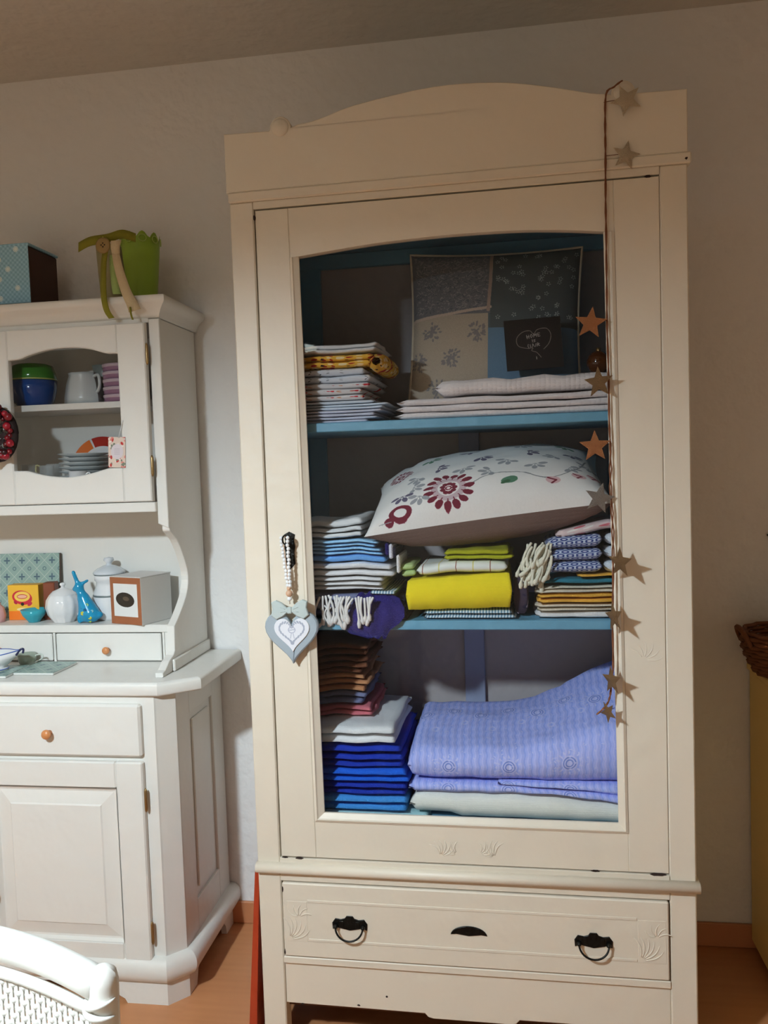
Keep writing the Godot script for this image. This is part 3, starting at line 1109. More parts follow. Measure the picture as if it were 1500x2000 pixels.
	ext(st, [Vector2(0.9005, B0), Vector2(L1, B0), Vector2(L1, T1), Vector2(0.8915, T1)], z0, 0.0, 0.0015)
	part(g, "door_stile", st, M.cream)
	st = mb()
	ext(st, [Vector2(0.1521, B0), Vector2(0.9004, B0), Vector2(0.9, 0.595), Vector2(0.1517, 0.595)], z0, -0.0006, 0.001)
	part(g, "door_rail", st, M.cream)
	var top := [Vector2(0.1436, T1), Vector2(0.8914, T1), Vector2(0.892, 1.969)]
	top += smooth_line([Vector2(0.8693, 1.9717), Vector2(0.78, 1.982), Vector2(0.6729, 1.9895), Vector2(0.5274, 1.9912), Vector2(0.40, 1.9875), Vector2(0.3108, 1.9821), Vector2(0.164, 1.968)], 5)
	top += [Vector2(0.1444, 1.9655)]
	st = mb()
	ext(st, top, z0, -0.0006, 0.001)
	part(g, "door_rail", st, M.cream)
	# glazing bead: a sloped strip along the sides and the bottom of the pane
	var bead := func(a: Vector2, b: Vector2, c: Vector2, e: Vector2) -> void:
		# a, b outer edge; c, e inner edge
		var s := mb()
		var f := func(p: Vector2, z: float) -> Vector3: return Vector3(p.x, p.y, z)
		var m1 := a.lerp(c, 0.3)
		var m2 := b.lerp(e, 0.3)
		var n1 := a.lerp(c, 0.42)
		var n2 := b.lerp(e, 0.42)
		face(s, [f.call(a, 0.0015), f.call(b, 0.0015), f.call(m2, 0.005), f.call(m1, 0.005)], Vector3(0, 0, 1))
		face(s, [f.call(m1, 0.005), f.call(m2, 0.005), f.call(n2, 0.0015), f.call(n1, 0.0015)], Vector3(0, 0, 1))
		face(s, [f.call(n1, 0.0015), f.call(n2, 0.0015), f.call(e, -0.006), f.call(c, -0.006)], Vector3(0, 0, 1))
		face(s, [f.call(c, -0.006), f.call(e, -0.006), f.call(e, -0.012), f.call(c, -0.012)], Vector3(c.x - a.x, c.y - a.y, 0))
		face(s, [f.call(a, 0.0015), f.call(b, 0.0015), f.call(b, -0.012), f.call(a, -0.012)], Vector3(a.x - c.x, a.y - c.y, 0))
		face(s, [f.call(a, -0.012), f.call(b, -0.012), f.call(e, -0.012), f.call(c, -0.012)], Vector3(0, 0, -1))
		part(g, "glazing_bead", s, M.cream)
	bead.call(Vector2(0.1520, 0.5945), Vector2(0.1442, 1.966), Vector2(0.1754, 0.6153), Vector2(0.164, 1.968))
	bead.call(Vector2(0.9006, 0.5945), Vector2(0.892, 1.969), Vector2(0.8791, 0.6156), Vector2(0.8693, 1.9717))
	bead.call(Vector2(0.1520, 0.5945), Vector2(0.9006, 0.5945), Vector2(0.1754, 0.6153), Vector2(0.8791, 0.6156))
	st = mb()
	ext(st, [Vector2(0.155, 0.598), Vector2(0.898, 0.598), Vector2(0.889, 1.995), Vector2(0.148, 1.995)], -0.017, -0.0145)
	part(g, "glass_pane", st, M.glass)
	# carved sprays
	st = mb()
	leafy(st, Vector2(0.462, 0.520), 0.040, 0.3, 2.0, 6, 0.0)
	leafy(st, Vector2(0.50, 0.528), 0.030, 2.0, 3.4, 4, 0.0, -0.5)
	part(g, "carving", st, M.cream)
	st = mb()
	leafy(st, Vector2(0.590, 0.522), 0.042, 1.4, 3.0, 6, 0.0, -0.35)
	leafy(st, Vector2(0.556, 0.530), 0.030, -0.2, 1.2, 4, 0.0, 0.5)
	part(g, "carving", st, M.cream)
	st = mb()
	leafy(st, Vector2(0.941, 1.004), 0.044, -0.2, 2.2, 6, 0.0)
	part(g, "carving", st, M.cream)
	# lock plate and key
	st = mb()
	ext(st, [Vector2(0.103, 1.235), Vector2(0.1158, 1.222), Vector2(0.1285, 1.235), Vector2(0.127, 1.262), Vector2(0.1295, 1.275), Vector2(0.127, 1.292), Vector2(0.130, 1.306), Vector2(0.1158, 1.3135), Vector2(0.102, 1.306), Vector2(0.105, 1.292), Vector2(0.102, 1.275), Vector2(0.105, 1.262)], 0.0, 0.0025, 0.001)
	part(g, "lock_plate", st, M.dark_metal)
	st = mb()
	tube(st, [Vector3(0.1165, 1.286, 0.0), Vector3(0.1165, 1.286, 0.03)], 0.003, 8)
	var ring := []
	for i in 14:
		var a := TAU * i / 14.0
		ring.append(Vector3(0.1165 + cos(a) * 0.010, 1.296 + sin(a) * 0.012, 0.030))
	tube(st, ring, 0.002, 6, true)
	part(g, "key", st, M.dark_metal)
	# spots where the paint has come off
	for c in [[0.9657, 2.0835, 0.007, 0.003], [0.061, 2.066, 0.003, 0.006], [0.1088, 0.5005, 0.010, 0.0028], [0.072, 0.5010, 0.008, 0.0014], [0.824, 0.5022, 0.010, 0.0022], [0.9646, 0.5005, 0.017, 0.0034], [0.3164, 0.1557, 0.0026, 0.0026], [0.2447, 0.1285, 0.004, 0.0024], [0.0634, 0.2605, 0.002, 0.006], [0.1, 0.121, 0.006, 0.002], [0.0640, 0.421, 0.0016, 0.007], [1.046, 2.113, 0.003, 0.003]]:
		st = mb()
		var pl := []
		for i in 12:
			var a := TAU * i / 12.0
			var k := 1.0 + 0.45 * NZ.get_noise_2d(cos(a) * 2.0 + c[0] * 90.0, sin(a) * 2.0 + c[1] * 40.0)
			pl.append(Vector2(c[0] + cos(a) * c[2] * k, c[1] + sin(a) * c[3] * k))
		ext(st, pl, -0.004 if c[1] < 0.2 else 0.0, 0.0022 if c[1] > 0.48 and c[1] < 0.51 else (0.0085 if c[1] > 2.1 else (-0.0045 if c[1] < 0.2 else (0.0066 if c[1] < 0.45 else 0.0016))))
		part(o, "paint_chip", st, M.chip)
	# ---- board leaning at the left side
	var b := thing("wooden_board", "reddish brown wooden board leaning against the wardrobe's left side", "board", WF)
	st = mb()
	rows = []
	ext(st, [Vector2(-0.0185, 0.452), Vector2(-0.0065, 0.452), Vector2(-0.033, 0.0), Vector2(-0.0545, 0.0)], -0.40, -0.03, 0.001)
	part(b, "board", st, M.red_wood)

# =====================================================================  hutch
func knob(parent: Node3D, called: String, p: Vector3, r: float, m: Material) -> void:
	var st := mb()
	lathe(st, [Vector2(0.0, 0.0), Vector2(r * 0.55, 0.0), Vector2(r * 0.45, r * 0.5), Vector2(r * 0.55, r * 0.8), Vector2(r * 0.98, r * 1.15), Vector2(r, r * 1.5), Vector2(r * 0.8, r * 1.85), Vector2(r * 0.4, r * 2.0), Vector2(0.0, r * 2.04)], 18, Transform3D(Basis(Vector3.RIGHT, PI / 2), p))
	part(parent, called, st, m)

# a moulding swept round the right chamfered corner of the base cabinet; prof is (outward, y)
func corner_sweep(st: SurfaceTool, line: Array, prof: Array) -> void:
	var rows := []
	for i in line.size():
		var p: Vector2 = line[i]
		var d0: Vector2 = (line[i] - line[maxi(i - 1, 0)])
		var d1: Vector2 = (line[mini(i + 1, line.size() - 1)] - line[i])
		if i == 0:
			d0 = d1
		if i == line.size() - 1:
			d1 = d0
		d0 = d0.normalized()
		d1 = d1.normalized()
		var n0 := Vector2(-d0.y, d0.x)
		var n1 := Vector2(-d1.y, d1.x)
		var m := (n0 + n1)
		m = m / m.length_squared() * 2.0
		var row := PackedVector3Array()
		for q in prof:
			row.append(Vector3(p.x + m.x * q.x, q.y, p.y + m.y * q.x))
		rows.append(row)
	# smooth across the profile, sharp at the corners of the run
	for i in rows.size() - 1:
		net(st, [rows[i], rows[i + 1]], [], i + 1)

func raised_door(parent: Node3D, called: String, x0: float, x1: float, y0: float, y1: float, z: float) -> Node3D:
	# a panelled door: frame, sloped recess and raised field
	var d := Node3D.new()
	d.name = numbered(called, parent)
	parent.add_child(d)
	var a := 0.078
	var st := mb()
	bx(st, x0, x0 + a, y0, y1, z - 0.02, z, 0.004)
	part(d, "door_stile", st, M.white_wood)
	st = mb()
	bx(st, x1 - a, x1, y0, y1, z - 0.02, z, 0.004)
	part(d, "door_stile", st, M.white_wood)
	st = mb()
	bx(st, x0 + a, x1 - a, y1 - 0.074, y1, z - 0.02, z, 0.004)
	part(d, "door_rail", st, M.white_wood)
	st = mb()
	bx(st, x0 + a, x1 - a, y0, y0 + 0.058, z - 0.02, z, 0.004)
	part(d, "door_rail", st, M.white_wood)
	st = mb()
	var o0 := Vector2(x0 + a, y0 + 0.058)
	var o1 := Vector2(x1 - a, y1 - 0.074)
	var ring := func(k: float, zz: float) -> Array:
		return [Vector3(o0.x + k, o0.y + k, zz), Vector3(o1.x - k, o0.y + k, zz), Vector3(o1.x - k, o1.y - k, zz), Vector3(o0.x + k, o1.y - k, zz)]
	var steps := [ring.call(0.0, z - 0.001), ring.call(0.007, z - 0.010), ring.call(0.012, z - 0.011), ring.call(0.046, z - 0.0035), ring.call(0.050, z - 0.0005)]
	for s in steps.size() - 1:
		for k in 4:
			var f := [steps[s][k], steps[s][(k + 1) % 4], steps[s + 1][(k + 1) % 4], steps[s + 1][k]]
			face(st, f, Vector3(0, 0, 1))
	face(st, steps[4], Vector3(0, 0, 1))
	part(d, "door_panel", st, M.white_wood)
	return d

func barrel_hinge(parent: Node3D, x: float, y: float, z: float, h := 0.055) -> void:
	var st := mb()
	lathe(st, [Vector2(0.0, -h * 0.62), Vector2(0.003, -h * 0.55), Vector2(0.0045, -h * 0.45), Vector2(0.0045, h * 0.45), Vector2(0.003, h * 0.55), Vector2(0.0, h * 0.62)], 10, Transform3D(Basis.IDENTITY, Vector3(x, y, z)))
	part(parent, "hinge", st, M.brass)

func build_buffet_cabinet() -> void:
	var XR := -0.92
	var XF := -0.964
	var ZF := 0.419
	var ZC := 0.375
	var XL := -2.14
	var o := thing("buffet_cabinet", "lower half of the white country dresser with worktop, drawer and panelled door", "cabinet", Transform3D.IDENTITY)
	var st := mb()
	# carcass with chamfered front corner
	var outline := [Vector2(XL, 0.013), Vector2(XR - 0.008, 0.013), Vector2(XR - 0.008, ZC), Vector2(XF, ZF), Vector2(XL, ZF)]
	ext(st, outline, -0.862, -0.10, 0.0, Transform3D(Basis(Vector3(1, 0, 0), Vector3(0, 0, 1), Vector3(0, -1, 0)), Vector3.ZERO))
	part(o, "body", st, M.white_wood)
	# chamfered corner post, side stiles and rails, side panel in a recess
	st = mb()
	face(st, [Vector3(XF + 0.004, 0.12, ZF - 0.003), Vector3(XR, 0.12, ZC + 0.001), Vector3(XR, 0.861, ZC + 0.001), Vector3(XF + 0.004, 0.861, ZF - 0.003)], Vector3(1, 0, 1))
	part(o, "corner_post", st, M.white_wood)
	for s in [[0.013, 0.10], [0.283, ZC]]:
		st = mb()
		bx(st, XR - 0.009, XR, 0.12, 0.861, s[0], s[1], 0.0015)
		part(o, "side_stile", st, M.white_wood)
	for s in [[0.775, 0.861], [0.12, 0.225]]:
		st = mb()
		bx(st, XR - 0.009, XR, s[0], s[1], 0.10, 0.283, 0.0015)
		part(o, "side_rail", st, M.white_wood)
	st = mb()
	bx(st, XR - 0.009, XR - 0.0025, 0.25, 0.75, 0.125, 0.258, 0.004)
	part(o, "side_field", st, M.white_wood)
	# worktop
	st = mb()
	var wl := [Vector2(XL - 0.04, 0.43), Vector2(-0.948, 0.43), Vector2(-0.852, 0.355), Vector2(-0.852, 0.002)]
	var wp := [Vector2(-0.012, 0.862), Vector2(-0.002, 0.8635), Vector2(0.0, 0.868), Vector2(0.0, 0.890), Vector2(-0.003, 0.896), Vector2(-0.012, 0.899)]
	corner_sweep(st, wl, wp)
	var inner := [Vector2(XL - 0.04, 0.013), Vector2(-0.852 - 0.012, 0.013), Vector2(-0.852 - 0.012, 0.355 - 0.006), Vector2(-0.948 - 0.004, 0.43 - 0.012), Vector2(XL - 0.04, 0.43 - 0.012)]
	var top := []
	var bot := []
	for p in inner:
		top.append(Vector3(p.x, 0.899, p.y))
		bot.append(Vector3(p.x, 0.862, p.y))
	face(st, top, Vector3.UP)
	face(st, bot, Vector3.DOWN)
	part(o, "worktop", st, M.white_wood)
	# base moulding and plinth
	st = mb()
	var bl := [Vector2(XL, ZF), Vector2(XF, ZF), Vector2(XR, ZC), Vector2(XR, 0.002)]
	var bp := []
	for i in 15:
		var a := -PI / 2 + PI * i / 14.0
		bp.append(Vector2(0.008 + cos(a) * 0.024, 0.098 + sin(a) * 0.034))
	bp = [Vector2(-0.01, 0.062)] + bp + [Vector2(-0.01, 0.134)]
	corner_sweep(st, bl, bp)
	part(o, "base_moulding", st, M.white_wood)
	st = mb()
	# front foot, chamfer and side of the plinth with a scooped opening
	face(st, [Vector3(XF + 0.005, 0.0, ZF + 0.012), Vector3(XR + 0.006, 0.0, ZC + 0.008), Vector3(XR + 0.006, 0.066, ZC + 0.008), Vector3(XF + 0.005, 0.066, ZF + 0.012)], Vector3(1, 0, 1))
	var ff := [Vector2(XF + 0.005, 0.0), Vector2(XF + 0.005, 0.066), Vector2(XL, 0.066), Vector2(XL, 0.052), Vector2(-1.13, 0.052), Vector2(-1.115, 0.045), Vector2(-1.10, 0.020), Vector2(-1.085, 0.012), Vector2(-1.078, 0.0)]
	ext(st, ff, ZF - 0.006, ZF + 0.012)
	var sf := [Vector2(0.013, 0.0), Vector2(0.075, 0.0), Vector2(0.082, 0.03), Vector2(0.10, 0.05), Vector2(0.30, 0.05), Vector2(0.318, 0.04), Vector2(0.33, 0.0), Vector2(ZC + 0.008, 0.0), Vector2(ZC + 0.008, 0.066), Vector2(0.013, 0.066)]
	ext(st, sf, XR - 0.012, XR + 0.006, 0.0, Transform3D(Basis(Vector3(0, 0, 1), Vector3(0, 1, 0), Vector3(1, 0, 0)), Vector3.ZERO))
	part(o, "plinth", st, M.white_wood)
	# drawers
	for s in [[-1.522, -0.9985], [-2.062, -1.538]]:
		var d := Node3D.new()
		d.name = numbered("drawer", o)
		o.add_child(d)
		st = mb()
		bx(st, s[0], s[1], 0.697, 0.842, ZF - 0.005, ZF + 0.018, 0.006)
		part(d, "drawer_front", st, M.white_wood)
		knob(d, "knob", Vector3((s[0] + s[1]) * 0.5 - 0.002, 0.763, ZF + 0.018), 0.0135, M.knob_wood)
	# doors
	for s in [[-1.519, -0.9985, 1.0], [-2.062, -1.541, -1.0]]:
		var d := raised_door(o, "door", s[0], s[1], 0.117, 0.683, ZF + 0.018)
		var hx: float = s[1] + 0.005 if s[2] > 0 else s[0] - 0.005
		barrel_hinge(d, hx, 0.578, ZF + 0.014)
		barrel_hinge(d, hx, 0.205, ZF + 0.014)
		var kx: float = s[0] + 0.068 if s[2] > 0 else s[1] - 0.068
		knob(d, "knob", Vector3(kx, 0.302, ZF + 0.018), 0.015, M.dark_metal)

func build_dresser_hutch() -> void:
	var XR := -0.957
	var XL := -2.103
	var ZF := 0.282
	var o := thing("dresser_hutch", "upper half of the white country dresser with glazed door and open niche", "cabinet", Transform3D.IDENTITY)
	var st: SurfaceTool
	# side panels with the swung front edge (z, y)
	var edge := smooth_line([Vector2(0.272, 1.312), Vector2(0.270, 1.30), Vector2(0.25, 1.288), Vector2(0.215, 1.262), Vector2(0.172, 1.205), Vector2(0.152, 1.155), Vector2(0.168, 1.105), Vector2(0.225, 1.055), Vector2(0.272, 1.025)], 4)
	var side := [Vector2(0.013, 0.8995), Vector2(0.013, 1.90), Vector2(0.272, 1.90)] + edge + [Vector2(0.277, 0.955), Vector2(0.287, 0.945), Vector2(0.318, 0.935), Vector2(0.348, 0.916), Vector2(0.366, 0.912), Vector2(0.366, 0.8995)]
	for x in [XR, XL + 0.022]:
		st = mb()
		ext(st, side, x - 0.022, x, 0.0015, Transform3D(Basis(Vector3(0, 0, 1), Vector3(0, 1, 0), Vector3(1, 0, 0)), Vector3.ZERO))
		part(o, "side_panel", st, M.white_wood)
	# a low skirting strip along the side on the worktop
	st = mb()
	bx(st, XR - 0.001, XR + 0.008, 0.8995, 0.934, 0.013, 0.30, 0.003)
	part(o, "skirting", st, M.white_wood)
	# front stiles of the upper cabinet
	for s in [[-0.987, -0.9555], [-2.1045, -2.073]]:
		st = mb()
		ext(st, [Vector2(s[0], 1.322), Vector2(s[1], 1.308), Vector2(s[1], 1.90), Vector2(s[0], 1.90)], ZF - 0.012, ZF, 0.002)
		part(o, "stile", st, M.white_wood)
	st = mb()
	bx(st, -1.59, -1.474, 1.357, 1.90, ZF - 0.012, ZF, 0.002)
	part(o, "stile", st, M.white_wood)
	st = mb()
	bx(st, -2.073, -0.987, 1.3565, 1.3845, ZF - 0.012, ZF + 0.012, 0.002)
	part(o, "bottom_rail", st, M.white_wood)
	st = mb()
	bx(st, -2.073, -0.987, 1.8895, 1.905, ZF - 0.012, ZF, 0.001)
	part(o, "top_rail", st, M.white_wood)
	for s in [[1.3575, 1.374, 0.268], [1.660, 1.6785, 0.235], [1.89, 1.905, 0.268]]:
		st = mb()
		bx(st, -2.08, -0.98, s[0], s[1], 0.02, s[2], 0.001)
		part(o, "shelf", st, M.white_wood)
	st = mb()
	bx(st, -2.08, -0.98, 1.3745, 1.889, 0.014, 0.02, 0.0)
	part(o, "cabinet_back", st, M.white_wood)
	st = mb()
	bx(st, -2.08, -0.98, 0.90, 1.357, 0.013, 0.02, 0.0)
	part(o, "niche_back", st, M.white_wood)
	# cornice
	st = mb()
	var cl := [Vector2(XL, 0.002), Vector2(XL, ZF), Vector2(XR, ZF), Vector2(XR, 0.002)]
	var cp := [Vector2(-0.01, 1.902), Vector2(0.004, 1.902), Vector2(0.006, 1.911), Vector2(0.009, 1.914), Vector2(0.012, 1.921), Vector2(0.021, 1.931), Vector2(0.030, 1.938), Vector2(0.033, 1.944), Vector2(0.033, 1.955), Vector2(0.029, 1.960), Vector2(-0.03, 1.960)]
	corner_sweep(st, cl, cp)
	face(st, [Vector3(XR + 0.029, 1.96, 0.002), Vector3(XR + 0.029, 1.96, ZF + 0.029), Vector3(XL - 0.029, 1.96, ZF + 0.029), Vector3(XL - 0.029, 1.96, 0.002)], Vector3.UP)
	part(o, "cornice", st, M.white_wood)
	# row of small drawers under the niche
	st = mb()
	bx(st, -2.078, -0.982, 0.9895, 1.0128, 0.02, 0.187, 0.002)
	part(o, "niche_shelf", st, M.white_wood)
	for x in [-1.0315, -1.3835, -1.7425, -2.0785]:
		st = mb()
		bx(st, x - 0.0035, x + 0.0035, 0.8995, 0.9895, 0.02, 0.183, 0.001)
		part(o, "divider", st, M.white_wood)
	st = mb()
	bx(st, -1.027, -0.98, 0.8995, 0.9895, 0.17, 0.183, 0.001)
	part(o, "filler", st, M.white_wood)
	for s in [[-1.377, -1.038, -1.2085], [-1.737, -1.390, -1.5635], [-2.072, -1.749, -1.91]]:
		var d := Node3D.new()
		d.name = numbered("small_drawer", o)
		o.add_child(d)
		st = mb()
		bx(st, s[0], s[1], 0.9025, 0.986, 0.165, 0.185, 0.003)
		part(d, "drawer_front", st, M.white_wood)
		knob(d, "knob", Vector3(s[2], 0.937, 0.185), 0.0115, M.knob_wood)
	# glazed doors
	for k in 2:
		var mx := func(x: float) -> float: return x if k == 0 else -3.06 - x
		var d := Node3D.new()
		d.name = numbered("door", o)
		o.add_child(d)
		var z0 := ZF + 0.001
		var z1 := ZF + 0.021
		var poly := func(pts: Array) -> Array:
			var out := []
			for p in pts:
				out.append(Vector2(mx.call(p.x), p.y))
			return out
		st = mb()
		ext(st, poly.call([Vector2(-1.468, 1.387), Vector2(-1.409, 1.387), Vector2(-1.409, 1.8875), Vector2(-1.468, 1.8875)]), z0, z1, 0.003)
		part(d, "door_stile", st, M.white_wood)
		st = mb()
		ext(st, poly.call([Vector2(-1.0745, 1.387), Vector2(-0.992, 1.387), Vector2(-0.992, 1.8875), Vector2(-1.0745, 1.8875)]), z0, z1, 0.003)
		part(d, "door_stile", st, M.white_wood)
		var up := [Vector2(-1.409, 1.8875), Vector2(-1.0745, 1.8875), Vector2(-1.0745, 1.8065), Vector2(-1.108, 1.8075)]
		up += smooth_line([Vector2(-1.12, 1.8105), Vector2(-1.165, 1.824), Vector2(-1.222, 1.8295), Vector2(-1.285, 1.8265), Vector2(-1.34, 1.815), Vector2(-1.367, 1.8065)], 4)
		up += [Vector2(-1.378, 1.804), Vector2(-1.409, 1.802)]
		st = mb()
		ext(st, poly.call(up), z0, z1 - 0.0004, 0.003)
		part(d, "door_rail", st, M.white_wood)
		var dn := [Vector2(-1.409, 1.387), Vector2(-1.409, 1.4855), Vector2(-1.371, 1.4845)]
		dn += smooth_line([Vector2(-1.36, 1.482), Vector2(-1.31, 1.469), Vector2(-1.245, 1.4625), Vector2(-1.19, 1.468), Vector2(-1.14, 1.479), Vector2(-1.12, 1.484)], 4)
		dn += [Vector2(-1.10, 1.486), Vector2(-1.0745, 1.486), Vector2(-1.0745, 1.387)]
		st = mb()
		ext(st, poly.call(dn), z0, z1 - 0.0004, 0.003)
		part(d, "door_rail", st, M.white_wood)
		st = mb()
		bx(st, mx.call(-1.412) if k == 0 else mx.call(-1.072), mx.call(-1.072) if k == 0 else mx.call(-1.412), 1.46, 1.832, z0 + 0.006, z0 + 0.009, 0.0)
		part(d, "glass_pane", st, M.glass)
		var hx: float = mx.call(-0.988)
		barrel_hinge(d, hx, 1.80, z1 - 0.004, 0.05)
		barrel_hinge(d, hx, 1.487, z1 - 0.004, 0.05)

# =====================================================================  other furniture
func build_right_cabinet() -> void:
	var o := thing("side_cabinet", "yellowish cabinet at the right edge beside the wardrobe", "cabinet", pos(0.682, 0, 0.015))
	var st := mb()
	bx(st, 0.0, 0.72, 0.03, 0.84, 0.0, 0.42, 0.004)
	part(o, "body", st, M.yellow_cabinet)
	st = mb()
	bx(st, -0.008, 0.728, 0.8405, 0.862, 0.0, 0.435, 0.004)
	part(o, "top", st, M.yellow_cabinet)
	for s in [[0.02, 0.02], [0.68, 0.02], [0.02, 0.38], [0.68, 0.38]]:
		st = mb()
		bx(st, s[0], s[0] + 0.03, 0.0, 0.03, s[1], s[1] + 0.03, 0.002)
		part(o, "foot", st, M.raw_wood)
	for s in [[0.01, 0.355], [0.365, 0.71]]:
		var d := raised_door(o, "door", s[0], s[1], 0.05, 0.82, 0.441)
		for c in d.get_children():
			c.material_override = M.yellow_cabinet
		knob(d, "knob", Vector3(0.335 if s[0] < 0.1 else 0.385, 0.5, 0.441), 0.012, M.dark_metal)
	# wicker basket on it
	o = thing("wicker_basket", "dark brown wicker basket on the cabinet at the right edge", "basket", pos(0.78, 0.8635, 0.16))
	st = mb()
	for k in 11:
		var y := 0.006 + k * 0.011
		var r := 0.105 + 0.03 * sin(k / 10.0 * PI * 0.6)
		var ring := []
		for i in 32:
			var a := TAU * i / 32.0
			var w := 0.004 * (1.0 if (i + k) % 2 else -1.0)
			ring.append(Vector3(cos(a) * (r + w) * 1.12, y, sin(a) * (r + w)))
		tube(st, ring, 0.0062, 5, true)
	part(o, "weave", st, M.wicker_brown)
	st = mb()
	lathe(st, [Vector2(0.0, 0.0), Vector2(0.104, 0.0), Vector2(0.104, 0.006), Vector2(0.0, 0.006)], 24, Transform3D.IDENTITY, 1.12)
	part(o, "bottom", st, M.wicker_brown)
	st = mb()
	var hp := []
	for i in 13:
		var a := PI * i / 12.0
		hp.append(Vector3(-0.145 - sin(a) * 0.02, 0.085 + sin(a) * 0.045, cos(a) * 0.05))
	tube(st, hp, 0.007, 6)
	part(o, "handle", st, M.wicker_brown)
	# small dark hook on the wall
	o = thing("wall_hook", "small dark pointed hook on the wall at the right edge", "hook", pos(0.752, 1.229, 0.001))
	st = mb()
	ext(st, [Vector2(-0.016, 0.0), Vector2(0.0, 0.011), Vector2(0.03, 0.011), Vector2(0.03, -0.011), Vector2(0.0, -0.011)], 0.0, 0.008, 0.002)
	part(o, "plate", st, M.dark_metal)
	st = mb()
	tube(st, smooth_line([Vector3(0.012, 0.0, 0.006), Vector3(0.012, -0.006, 0.03), Vector3(0.012, 0.012, 0.04)], 4), 0.003, 6)
	part(o, "prong", st, M.dark_metal)

func build_chair() -> void:
	var cx := -0.76
	var z := 1.57
	var o := thing("wicker_chair", "white wicker chair with woven back in the lower left corner", "chair", pos(cx, 0, z))
	var yc := func(x: float) -> float: return 0.8595 - 0.8 * x * x
	var st := mb()
	var pts := []
	for i in 25:
		var x := lerpf(-0.228, 0.228, i / 24.0)
		pts.append(Vector3(x, yc.call(x), -0.02 * (1.0 - x * x * 18.0)))
	tube(st, pts, 0.020, 14)
	part(o, "top_rail", st, M.wicker)
	st = mb()
	pts = []
	for i in 25:
		var x := lerpf(-0.215, 0.215, i / 24.0)
		pts.append(Vector3(x, yc.call(x) - 0.030 - 0.004 * absf(x) / 0.2, -0.016 * (1.0 - x * x * 18.0) + 0.006))
	tube(st, pts, 0.0075, 8)
	part(o, "inner_rail", st, M.wicker)
	for s in [-1.0, 1.0]:
		st = mb()
		lathe(st, [Vector2(0.0, 0.0), Vector2(0.015, 0.0), Vector2(0.017, 0.3), Vector2(0.0185, 0.78), Vector2(0.0195, 0.822), Vector2(0.017, 0.835), Vector2(0.009, 0.842), Vector2(0.0, 0.844)], 18, Transform3D(Basis.IDENTITY, Vector3(s * 0.236, 0, 0)))
		part(o, "post", st, M.wicker)
		st = mb()
		for k in 2:
			var y := 0.799 - k * 0.013
			var q := []
			var rad := []
			for i in 15:
				var a := -0.3 + 3.1 * i / 14.0
				q.append(Vector3(s * 0.236 - s * 0.021 * cos(a), y + 0.010 * (i / 14.0 - 0.5) * (1 if k == 0 else -1) + 0.004 * i / 14.0, 0.021 * sin(a) + 0.001))
				rad.append(0.0062 * pow(1.0 - i / 14.0, 0.6) + 0.0004)
			tube(st, q, rad, 7)
		part(o, "binding", st, M.wicker)
		st = mb()
		lathe(st, [Vector2(0.0, 0.0), Vector2(0.014, 0.0), Vector2(0.016, 0.43), Vector2(0.0, 0.432)], 14, Transform3D(Basis.IDENTITY, Vector3(s * 0.22, 0, 0.42)))
		part(o, "leg", st, M.wicker)
	st = mb()
	bx(st, -0.235, 0.235, 0.425, 0.455, -0.005, 0.445, 0.012)
	part(o, "seat", st, M.wicker)
	st = mb()
	tube(st, [Vector3(-0.23, 0.50, 0.0), Vector3(0.23, 0.50, 0.0)], 0.011, 8)
	part(o, "lower_rail", st, M.wicker)
	# the woven back
	st = mb()
	var top := func(x: float) -> float: return yc.call(x) - 0.037
	for k in 56:
		var x := lerpf(-0.211, 0.211, k / 55.0)
		bx(st, x - 0.0026, x + 0.0026, 0.505, top.call(x), -0.0012 - 0.008 * (1.0 - x * x * 20.0), 0.0012 - 0.008 * (1.0 - x * x * 20.0), 0.0)
	for r in 28:
		var rows := []
		for k in 113:
			var x := lerpf(-0.214, 0.214, k / 112.0)
			var y: float = top.call(x) - 0.006 - r * 0.0106
			var w := 0.0020 * cos(PI * k / 2.0 + PI * (k / 112.0) * 0.0 + (PI if r % 2 else 0.0)) - 0.008 * (1.0 - x * x * 20.0)
			rows.append(PackedVector3Array([Vector3(x, y + 0.0045, w), Vector3(x, y, w + 0.0016), Vector3(x, y - 0.0045, w), Vector3(x, y, w - 0.0016), Vector3(x, y + 0.0045, w)]))
		net(st, rows)
	var wv := part(o, "woven_back", st, M.wicker)
	wv.set_meta("kind", "stuff")

func build_bounce_table() -> void:  # out-of-view table, added to throw lamp light back up into the room
	var o := thing("added_bounce_table", "unseen brown topped table added to bounce light under the pendant lamp", "table", pos(-1.12, 0, 2.42))
	var st := mb()
	bx(st, -0.62, 0.62, 0.722, 0.75, -0.42, 0.42, 0.005)
	part(o, "table_top", st, mat(Color(0.70, 0.58, 0.46), 0.5))
	for q in [[-0.56, -0.34], [0.56, -0.34], [-0.56, 0.34], [0.56, 0.34]]:
		st = mb()
		bx(st, q[0] - 0.03, q[0] + 0.03, 0.0, 0.722, q[1] - 0.03, q[1] + 0.03, 0.004)
		part(o, "leg", st, M.white_wood)
	for q in [[-0.53, 0.53, -0.35, -0.33], [-0.53, 0.53, 0.33, 0.35], [-0.57, -0.55, -0.31, 0.31], [0.55, 0.57, -0.31, 0.31]]:
		st = mb()
		bx(st, q[0], q[1], 0.64, 0.7215, q[2], q[3], 0.002)
		part(o, "apron", st, M.white_wood)

# =====================================================================  linen in the wardrobe
func no_bend(_u: float, _t: float, _v: float) -> float:
	return 0.0

